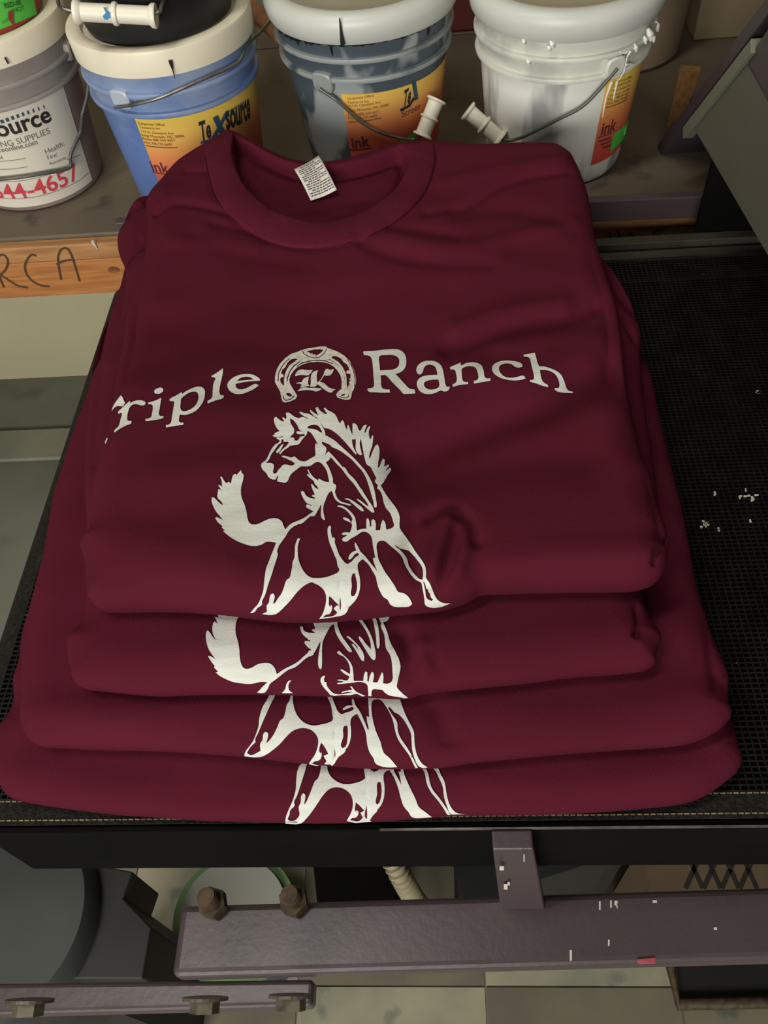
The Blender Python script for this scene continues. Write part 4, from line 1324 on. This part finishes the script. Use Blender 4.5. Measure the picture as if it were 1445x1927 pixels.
# --- black pail standing on the blue one
Pk, rk_, bk_, lk_ = make_pail('ink_pail', 'black ink pail stacked on the cream lid of the blue pail', (-.301, 1.030), M['blackpail'], M['blackpail'], M['white_lid'], M['lid_centre'], 'round', z=.2095)
ga, gb = aty(141, 22, .920), aty(294, 30, .920)
gr = [aty(108, -12, .955), aty(110, 8, .93), aty(118, 16, .921), aty(141, 22, .920)]
hw = _attach(wire(gr).build('handle', M['steel'], None, True), rk_)
gp = _attach(grip([ga, gb], .0088).build('grip', M['grip'], None, True), rk_, hw)
hw2 = _attach(wire([aty(290, 24, .920), aty(300, 22, .921), aty(304, 10, .93), aty(314, -12, .955)]).build('handle', M['steel'], None, True), rk_)
ss = MB()
cpt = aty(203, 24, .9095)
q = [aty(x, y, .9108) for x, y in ((194, 14), (200, 14), (203, 22), (212, 26), (213, 37), (206, 34), (201, 38), (196, 36), (193, 30), (199, 24))]
ss.add(q, [tuple(range(len(q)))])
_attach(ss.build('paint_smear', M['paint_blue']), rk_, hw)
cpoly(Pk, rk_, 'paint_smear', mat('dusty_pink_paint', srgb(150, 104, 92), .5), [(303, 101), (310, 98), (322, 97), (328, 96), (324, 101), (312, 104), (305, 104)], .0008)

# --- slate pail in the middle
Pm, rm_, bm_, lm_ = make_pail('ink_pail', 'slate grey ink-smeared pail with milky rounded lid in the middle', (-.071, 1.078), M['slate'], M['ringslate'], M['white_lid'], M['lid_centre'], 'round', rtop=.1055, nm=M['slate'])
th0, zt = Pm.hit(646, 200)[0], Pm.hit(700, 175)[1]
lab = patch(Pm, rm_, 'label', M['fade'], th0, th0 + 2.0, .022, zt)
txt = MB()
for s, a, b in zip(ADDR, [(654, 187), (654, 194), (656, 201), (656, 209), (656, 217), (656, 223)], [(703, 181), (695, 191), (716, 193), (731, 198), (714, 211), (710, 219)]):
    wrap(Pm, rm_, s, a, b, None, .0, 1.0, acc=txt)
rule(Pm, (656, 229), (717, 221), .0006, txt)
_attach(txt.build('address_lines', M['txt_brown']), rm_, lab)
ik = wrap(Pm, rm_, 'ink', (663, 277), (696, 273), None, .02, 1.1, acc=MB())
rule(Pm, (658, 281), (700, 277), .0007, ik)
_attach(ik.build('ink_word', M['txt_maroon']), rm_, lab)
lg = wrap(Pm, rm_, 'Te', (757, 200), (771, 191), None, .03, 2.9, acc=MB(), shear=.12)
_attach(lg.build('logo_letters', M['txt_black']), rm_, lab)
lg = wrap(Pm, rm_, 'Screen', (755, 220), (789, 204), None, .0, 1.2, acc=MB())
_attach(lg.build('screen_word', M['txt_maroon']), rm_, lab)
k = lambda *p: [(620 + x / 6.02, 130 + y / 6.02) for x, y in zip(p[0::2], p[1::2])]
cpoly(Pm, rm_, 'logo_x', M['txt_teal'], k(925, 150, 970, 128, 1000, 335, 960, 358), .0012, lab)
cpoly(Pm, rm_, 'logo_x', M['txt_black'], k(795, 450, 800, 478, 905, 425, 962, 335, 945, 310, 890, 400), .0010, lab)
gs = cpoly(Pm, rm_, 'sticker', M['green'], k(770, 835, 860, 775, 955, 712, 965, 900, 770, 900), .0016)
gs['label'] = 'bright green corner of a sticker'
hub(Pm, rm_, 611, 152, M['ringslate'], .013)
w = [Pm.on(610, 159, .011)] + [Pm.on(x, y, .0075) for x, y in ((640, 185), (680, 223), (712, 243), (745, 254), (770, 258))] + [aty(790, 257, .985), aty(799, 250, .99)]
hd = _attach(wire(w).build('handle', M['steel'], None, True), rm_)
gA = aty(794, 257, .985)
gB = aty(822, 186, 1.005)
_attach(grip([gA, gB], .0092).build('grip', M['grip'], None, True), rm_, hd)
# dried ink along the lid
dr = MB()
ths = Pm.hit(520, 72)[0], Pm.hit(820, 60)[0]
pts, rad = [], []
rr = random.Random(5)
for i in range(70):
    t = ths[0] + (ths[1] - ths[0]) * i / 69
    pts.append(Pm.at(t, SZ + .1815 + rr.uniform(-.0008, .0008), .0012))
    rad.append(rr.uniform(.0006, .0034) * (1.5 if i < 30 else .8))
dr.tube(pts, .002, 8, radii=rad)
for px, a, b in ((651, .186, .215), (566, .172, .186), (625, .168, .186), (580, .176, .186), (802, .170, .186), (813, .178, .200)):
    t = Pm.hit(px, 95)[0]
    lf = .011 if a > .18 else .002
    dr.tube([Pm.at(t, SZ + a, lf if a > .18 else .0012), Pm.at(t, SZ + (a + b) / 2, lf), Pm.at(t, SZ + b - .002, lf - .002)], .002, 8, radii=[.0006, .0016, .0024] if a < .18 else [.0028, .0014, .0008])
_attach(dr.build('dried_ink', M['ink_black'], None, True), rm_, lm_)

# --- white pail
Pw, rw_, bw_, lw_ = make_pail('ink_pail', 'white ink pail with drips and recessed tan lid panel, nearest the dryer hood', (.164, 1.039), M['milk'], M['ringmilk'], M['white_lid'], mat('tan_lid_plastic', srgb(176, 164, 138), .7, col2=srgb(164, 152, 128), scale=5), 'round')
th0 = Pw.hit(1128, 220)[0]
lab = patch(Pw, rw_, 'label', M['fade'], th0, th0 + 1.5, Pw.hit(1106, 313)[1], Pw.hit(1160, 146)[1])
txt = MB()
for i, s in enumerate(ADDR):
    wrap(Pw, rw_, s, (1153 - 2.6 * i, 157 + 8.2 * i), (1187 - 1.5 * i, 146 + 7.4 * i), None, .0, 1.1, acc=txt)
rule(Pw, (1139, 202), (1179, 186), .0006, txt)
_attach(txt.build('address_lines', M['txt_brown']), rw_, lab)
ik = wrap(Pw, rw_, 'ink', (1129, 254), (1156, 244), None, .02, 1.15, acc=MB())
rule(Pw, (1124, 259), (1150, 249), .0006, ik)
for i in range(3):
    rule(Pw, (1125 + 4 * i, 266 + 6 * i), (1148, 258 + 7 * i), .0010, ik)
_attach(ik.build('ink_word', M['txt_maroon']), rw_, lab)
gs = cpoly(Pw, rw_, 'sticker', M['green'], [(1153, 251), (1168, 240), (1184, 226), (1181, 250), (1174, 266), (1146, 287), (1148, 270)], .0016)
gs['label'] = 'bright green sticker'
hub(Pw, rw_, 1152, 122, M['ringmilk'], .012)
w = [Pw.on(1151, 123, .010)] + [Pw.on(x, y, .008) for x, y in ((1128, 155), (1092, 194), (1050, 218), (1000, 246), (975, 257))] + [aty(952, 264, Pw.on(975, 257, .008).y + .004), aty(938, 262, .985)]
hd = _attach(wire(w).build('handle', M['darkwire'], None, True), rw_)
_attach(grip([aty(942, 263, .975), aty(879, 207, .990)], .0090).build('grip', M['grip'], None, True), rw_, hd)
for pts in ([(1178, 92), (1172, 105), (1167, 130), (1163, 150)], [(1150, 152), (1140, 180), (1136, 200), (1133, 220)], [(1160, 152), (1156, 170), (1153, 186)], [(1172, 94), (1166, 96), (1160, 94)], [(1170, 118), (1178, 117), (1184, 118)]):
    P_ = [Pw.on(a, b, .0062 if b < 135 else .0012) for a, b in pts]
    dp = MB().tube(P_, .001, 8, radii=[.0016] + [.001] * (len(P_) - 2) + [.0007])
    _attach(dp.build('ink_drip', M['ink_white'], None, True), rw_)
rr = random.Random(8)
for px, py, r in ((1213, 62, .006), (1226, 48, .005), (1205, 72, .004), (1219, 70, .004), (1040, 78, .004), (1035, 86, .003), (990, 74, .003), (1188, 86, .004), (998, 112, .003)):
    c = Pw.on(px, py, .006)
    dp = MB().tube([c + Vector((-r * .5, 0, r)), c, c + Vector((r * .4, 0, -r * 1.2))], r, 10, radii=[r * .3, r * .75, r * .25])
    _attach(dp.build('ink_drip', M['ink_white'], None, True), rw_)

# --- mauve pail on the left
Pl, rl_, bl_, ll_ = make_pail('ink_pail', 'mauve ink pail with large white printed label, red pail standing on it', (-.5325, 1.059), M['mauve'], M['ringmauve'], M['cream_lid'], None)
th1 = Pl.hit(144, 245)[0]
lab = patch(Pl, rl_, 'label', M['label_white'], th1 - 2.3, th1, Pl.hit(60, 388)[1], Pl.hit(40, 196)[1])
lab['label'] = 'white printed paper label'
t = wrap(Pl, rl_, 'ource', (-3, 257), (97, 226), None, .022, 1.0, acc=MB())
_attach(t.build('logo_letters', M['txt_black']), rl_, lab)
dd = MB()
for i in range(9):
    u = i / 8
    rule(Pl, (1 + 80 * u, 229 - 27 * u), (1 + 80 * u + 6 * (1 - .8 * u), 228 - 27 * u - .8), .0022, dd, n=2)
_attach(dd.build('logo_dashes', M['txt_teal']), rl_, lab)
t = wrap(Pl, rl_, 'ING SUPPLIES', (-1, 277), (94, 250), None, .0, 1.0, acc=MB())
_attach(t.build('supplies_line', M['txt_grey']), rl_, lab)
t = MB()
wrap(Pl, rl_, 'ceonline.com', (-2, 286), (71, 270), None, .012, 1.0, acc=t)
_attach(t.build('web_line', M['txt_grey']), rl_, lab)
t = MB()
wrap(Pl, rl_, 'N', (0, 300), (6, 298), None, .01, 1.0, acc=t)
_attach(t.build('form_letter', M['txt_grey']), rl_, lab)
t = MB()
wrap(Pl, rl_, 'Health:', (86, 290), (120, 273), None, .0, 1.0, acc=t)
_attach(t.build('hazard_line', M['txt_grey']), rl_, lab)
t = MB()
wrap(Pl, rl_, 'Fire:', (90, 300), (108, 293), None, .0, 1.0, acc=t)
_attach(t.build('hazard_line', M['txt_grey']), rl_, lab)
t = MB()
wrap(Pl, rl_, 'Reactivity', (94, 310), (124, 298), None, .0, .9, acc=t)
_attach(t.build('hazard_line', M['txt_grey']), rl_, lab)
t = MB()
for a, b in (((-4, 303), (48, 297)), ((-4, 318), (52, 313)), ((125, 300), (150, 291)), ((0, 371), (40, 373)), ((40, 373), (80, 367)), ((80, 367), (120, 353)), ((120, 353), (150, 338)), ((150, 338), (165, 325)), ((-4, 341), (60, 336)), ((60, 336), (100, 325))):
    t = MB()
    rule(Pl, a, b, .0004, t)
    _attach(t.build('printed_rule', M['txt_grey']), rl_, lab)
t = wrap(Pl, rl_, '344-4657', (-4, 371), (149, 334), None, .016, 1.0, acc=MB())
_attach(t.build('phone_number', M['txt_red']), rl_, lab)
hub(Pl, rl_, 126, 92, M['ringmauve'], .012)
w = [aty(164, 100, 1.075), aty(167, 135, 1.05), aty(164, 180, 1.035), aty(155, 215, 1.02)] + [Pl.on(x, y, .008) for x, y in ((142, 245), (132, 270), (125, 290), (126, 308), (116, 315), (80, 321), (40, 327), (0, 331), (-30, 330))]
_attach(wire(w, .0022).build('handle', M['darkwire'], None, True), rl_)
nk = MB()
p0 = Pl.at(Pl.hit(11, 117)[0], .196, .0062)
nk.tube([p0 + Vector((0, 0, .003)), p0 - Vector((-.001, 0, .004))], .001, 8)
_attach(nk.build('ink_spot', M['ink_black'], None, True), rl_, ll_)

# --- red pail on the mauve one
Pr, rr_, br_, lr_ = make_pail('ink_pail', 'red ink pail with green sticker stacked on the cream lid at upper left', (-.5345, 1.062), M['redpail'], M['redpail'], M['white_lid'], None, 'flat', z=.2095)
gs = cpoly(Pr, rr_, 'sticker', M['green'], [(-14, 60), (0, 55), (30, 43), (68, 27), (64, 8), (60, -14), (20, -6), (-14, 2)], .0012)
gs['label'] = 'green handwritten sticker'
t = wrap(Pr, rr_, 'RED-00', (8, 15), (38, 8), None, .02, 1.0, lift=.0018, acc=MB())
wrap(Pr, rr_, 'HOT', (25, 24), (45, 18), None, .0, .9, lift=.0018, acc=t)
wrap(Pr, rr_, 'LOT', (4, 44), (18, 38), None, .0, .9, lift=.0018, acc=t)
_attach(t.build('sticker_text', M['txt_green']), rr_, gs)
cpoly(Pr, rr_, 'ink_run', mat('red_ink_run', srgb(150, 52, 50), .4), [(14, 22), (20, 18), (24, 26), (24, 36), (26, 44), (25, 48), (21, 44), (17, 40), (13, 32)], .0020)

# ------------------------------------------------------------------ other things standing at the back of the bench
o = MB()
o.lathe([(.088, SZ), (.095, SZ + .006), (.108, SZ + .34)], (.287, 1.325, 0), 72)
tag(o.build('plastic_bucket', M['tan'], None, True), 'plain tan bucket in the shade right of the white ink pail', 'bucket')
o = MB().box(.405, .95, 1.325, 1.60, SZ, .5)
tag(o.build('cardboard_box', M['card'], bevel=.003), 'plain cardboard box at the back by the hood', 'box')
o = MB().box(-.005, .17, 1.412, 1.62, SZ, .30)
tag(o.build('storage_bin', M['redwall'], bevel=.004), 'dark red bin between the slate and white pails, far back', 'bin')
q = [atz(1256, 240, SZ), atz(1287, 222, SZ), aty(1317, 135, 1.14), aty(1279, 132, 1.115)]
o = MB().prism(q, (.004, .014, 0))
tag(o.build('wood_offcut', M['woodtop']), 'small pine offcut standing between the hood and tan bucket', 'offcut')
o = MB()
o.lathe([(.088, SZ), (.092, SZ + .006), (.105, SZ + .25)], (-.325, 1.585, 0), 72)
wb = thing('white_bucket', 'white bucket behind the blue and black pails, blue mark on its side', 'bucket', (-.325, 1.585, SZ))
keep(o.build('bucket_body', M['cream_lid'], None, True), wb)
Pq = Pail((-.325, 1.585), .090, .1055, .25)
_attach(mesh_obj('paint_mark', [Pq.on(a, b, .001) for a, b in ((433, -6), (442, -8), (441, 7), (434, 6))], [(0, 1, 2, 3)], M['paint_blue']), wb)
a, b = aty(452, -12, 1.40), aty(521, 70, 1.135)
o = MB().tube([a, a.lerp(b, .3), a.lerp(b, .5), a.lerp(b, .8), b], .009, 10, radii=[.006, .009, .0115, .009, .006])
tag(o.build('stirring_stick', M['stick'], None, True), 'orange wooden stirring stick leaning behind the slate pail', 'stick')
# ------------------------------------------------------------------ things under the dryer
mt = thing('drive_motor', 'dark grey round drive motor under the belt at lower left', 'motor', (-.43, .19, FZ))
c = atz(10, 1722, -.30)
o = MB()
o.lathe([(.085, -.52), (.105, -.50), (.108, -.315), (.100, -.303), (.0005, -.300)], (c.x - .02, c.y, 0), 64)
keep(o.build('motor_body', M['motor'], None, True), mt)
o = MB()
q = [atz(x, y, -.33) for x, y in ((150, 1622), (250, 1640), (232, 1690), (285, 1745), (268, 1842), (120, 1842), (110, 1700))]
o.prism(q, (0, 0, -.10))
keep(o.build('bracket', M['dark'], None, bevel=.002), mt)
o = MB()
q = [atz(x, y, -.318) for x, y in ((150, 1622), (178, 1640), (140, 1750), (60, 1850), (40, 1850), (125, 1740))]
o.prism(q, (0, 0, -.012))
keep(o.build('clamp_band', M['brown'], None), mt)
keep(MB().box(c.x - .09, c.x + .05, c.y - .06, c.y + .06, FZ, -.50).build('motor_stand', M['dark']), mt)

tb = thing('round_tub', 'off-white topped round tub with green and blue rim on the floor under the dryer', 'tub', (-.3, .3, FZ))
cc = atz(438, 1722, -.80)
for nm, r, z0, z1, m in (('tub_lid', .085, -.812, -.80, 'offwhite'), ('lid_band', .099, -.84, -.8125, 'greenrim'), ('tub_body', .096, FZ + .003, -.8405, 'bluegrey')):
    keep(MB().lathe([(r, z0), (r, z1)], (cc.x, cc.y, 0), 64).build(nm, M[m], None, True), tb)
o = MB()
P0 = [atz(735, 1612, -.42), atz(755, 1650, -.44), atz(772, 1680, -.47), atz(795, 1712, -.52), atz(820, 1740, -.7), atz(820, 1750, FZ + .03)]
pp = crom(P0, 16)
o.tube(pp, .012, 16, radii=[.0135 if i % 4 < 2 else .0108 for i in range(len(pp))])
tag(o.build('ribbed_hose', M['hose'], None, True), 'pale ribbed flexible hose hanging under the dryer left of the post', 'hose')
q = [atz(x, y, -.55) for x, y in ((853, 1600), (940, 1600), (940, 1730), (878, 1730))]
o = MB().prism(q, (0, 0, -.40))
tag(o.build('control_box', M['dark']), 'dark grey box on the floor behind the dryer post', 'box')
q = [atz(x, y, -.45) for x, y in ((1012, 1590), (1190, 1590), (1150, 1612), (1012, 1656))]
o = MB().prism(q, (0, 0, -.50))
tag(o.build('steel_cabinet', M['dark']), 'black cabinet corner under the belt, right of the post', 'cabinet')
ct = thing('brown_carton', 'brown carton with black crossed lines under the dryer at right', 'carton', (.4, .4, FZ))
q = [atz(x, y, -.60) for x, y in ((1208, 1590), (1470, 1580), (1475, 1700), (1228, 1700))]
keep(MB().prism(q, (0, 0, -.35)).build('carton_body', M['kraft']), ct)
o = MB()
for k in range(4):
    for s in (1, -1):
        a, b = (1290 + k * 34, 1600 if s > 0 else 1672), (1322 + k * 34, 1672 if s > 0 else 1600)
        A, B = atz(a[0], a[1], -.5994), atz(b[0], b[1], -.5994)
        n = (B - A).cross(Vector((0, 0, 1))).normalized() * .003
        o.add([A + n, A - n, B - n, B + n], [(0, 1, 2, 3)])
keep(o.build('carton_print', M['cardmark']), ct)
tr = thing('rusty_tray', 'dark tray with rusty rim on the floor at lower right', 'tray', (.5, .2, FZ))
q = [atz(x, y, -.90) for x, y in ((1272, 1810), (1520, 1800), (1520, 1880), (1280, 1886))]
keep(MB().prism(q, (0, 0, -.04)).build('tray_bed', M['dark']), tr)
o = MB()
o.tube([atz(1258, 1800, -.895), atz(1276, 1890, -.895), atz(1530, 1884, -.895)], .009, 10)
keep(o.build('tray_rim', M['rust'], None, True), tr)

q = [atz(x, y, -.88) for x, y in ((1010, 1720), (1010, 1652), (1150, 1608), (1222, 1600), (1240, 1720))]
o = MB().prism(q, (0, 0, -.06))  # flat dark brown slab just above the floor
tag(o.build('brown_slab', M['brown']), 'dark brown plank lying on the floor just left of the brown carton', 'slab')
q = [atz(x, y, -.70) for x, y in ((585, 1590), (760, 1590), (740, 1740), (600, 1740))]
o = MB().prism(q, (0, 0, -.24))  # added black block that darkens the floor gap beside the hose
tag(o.build('dark_block', M['black'], bevel=.004), 'black block added to darken the floor under the belt, between the tub and the ribbed hose', 'filler')
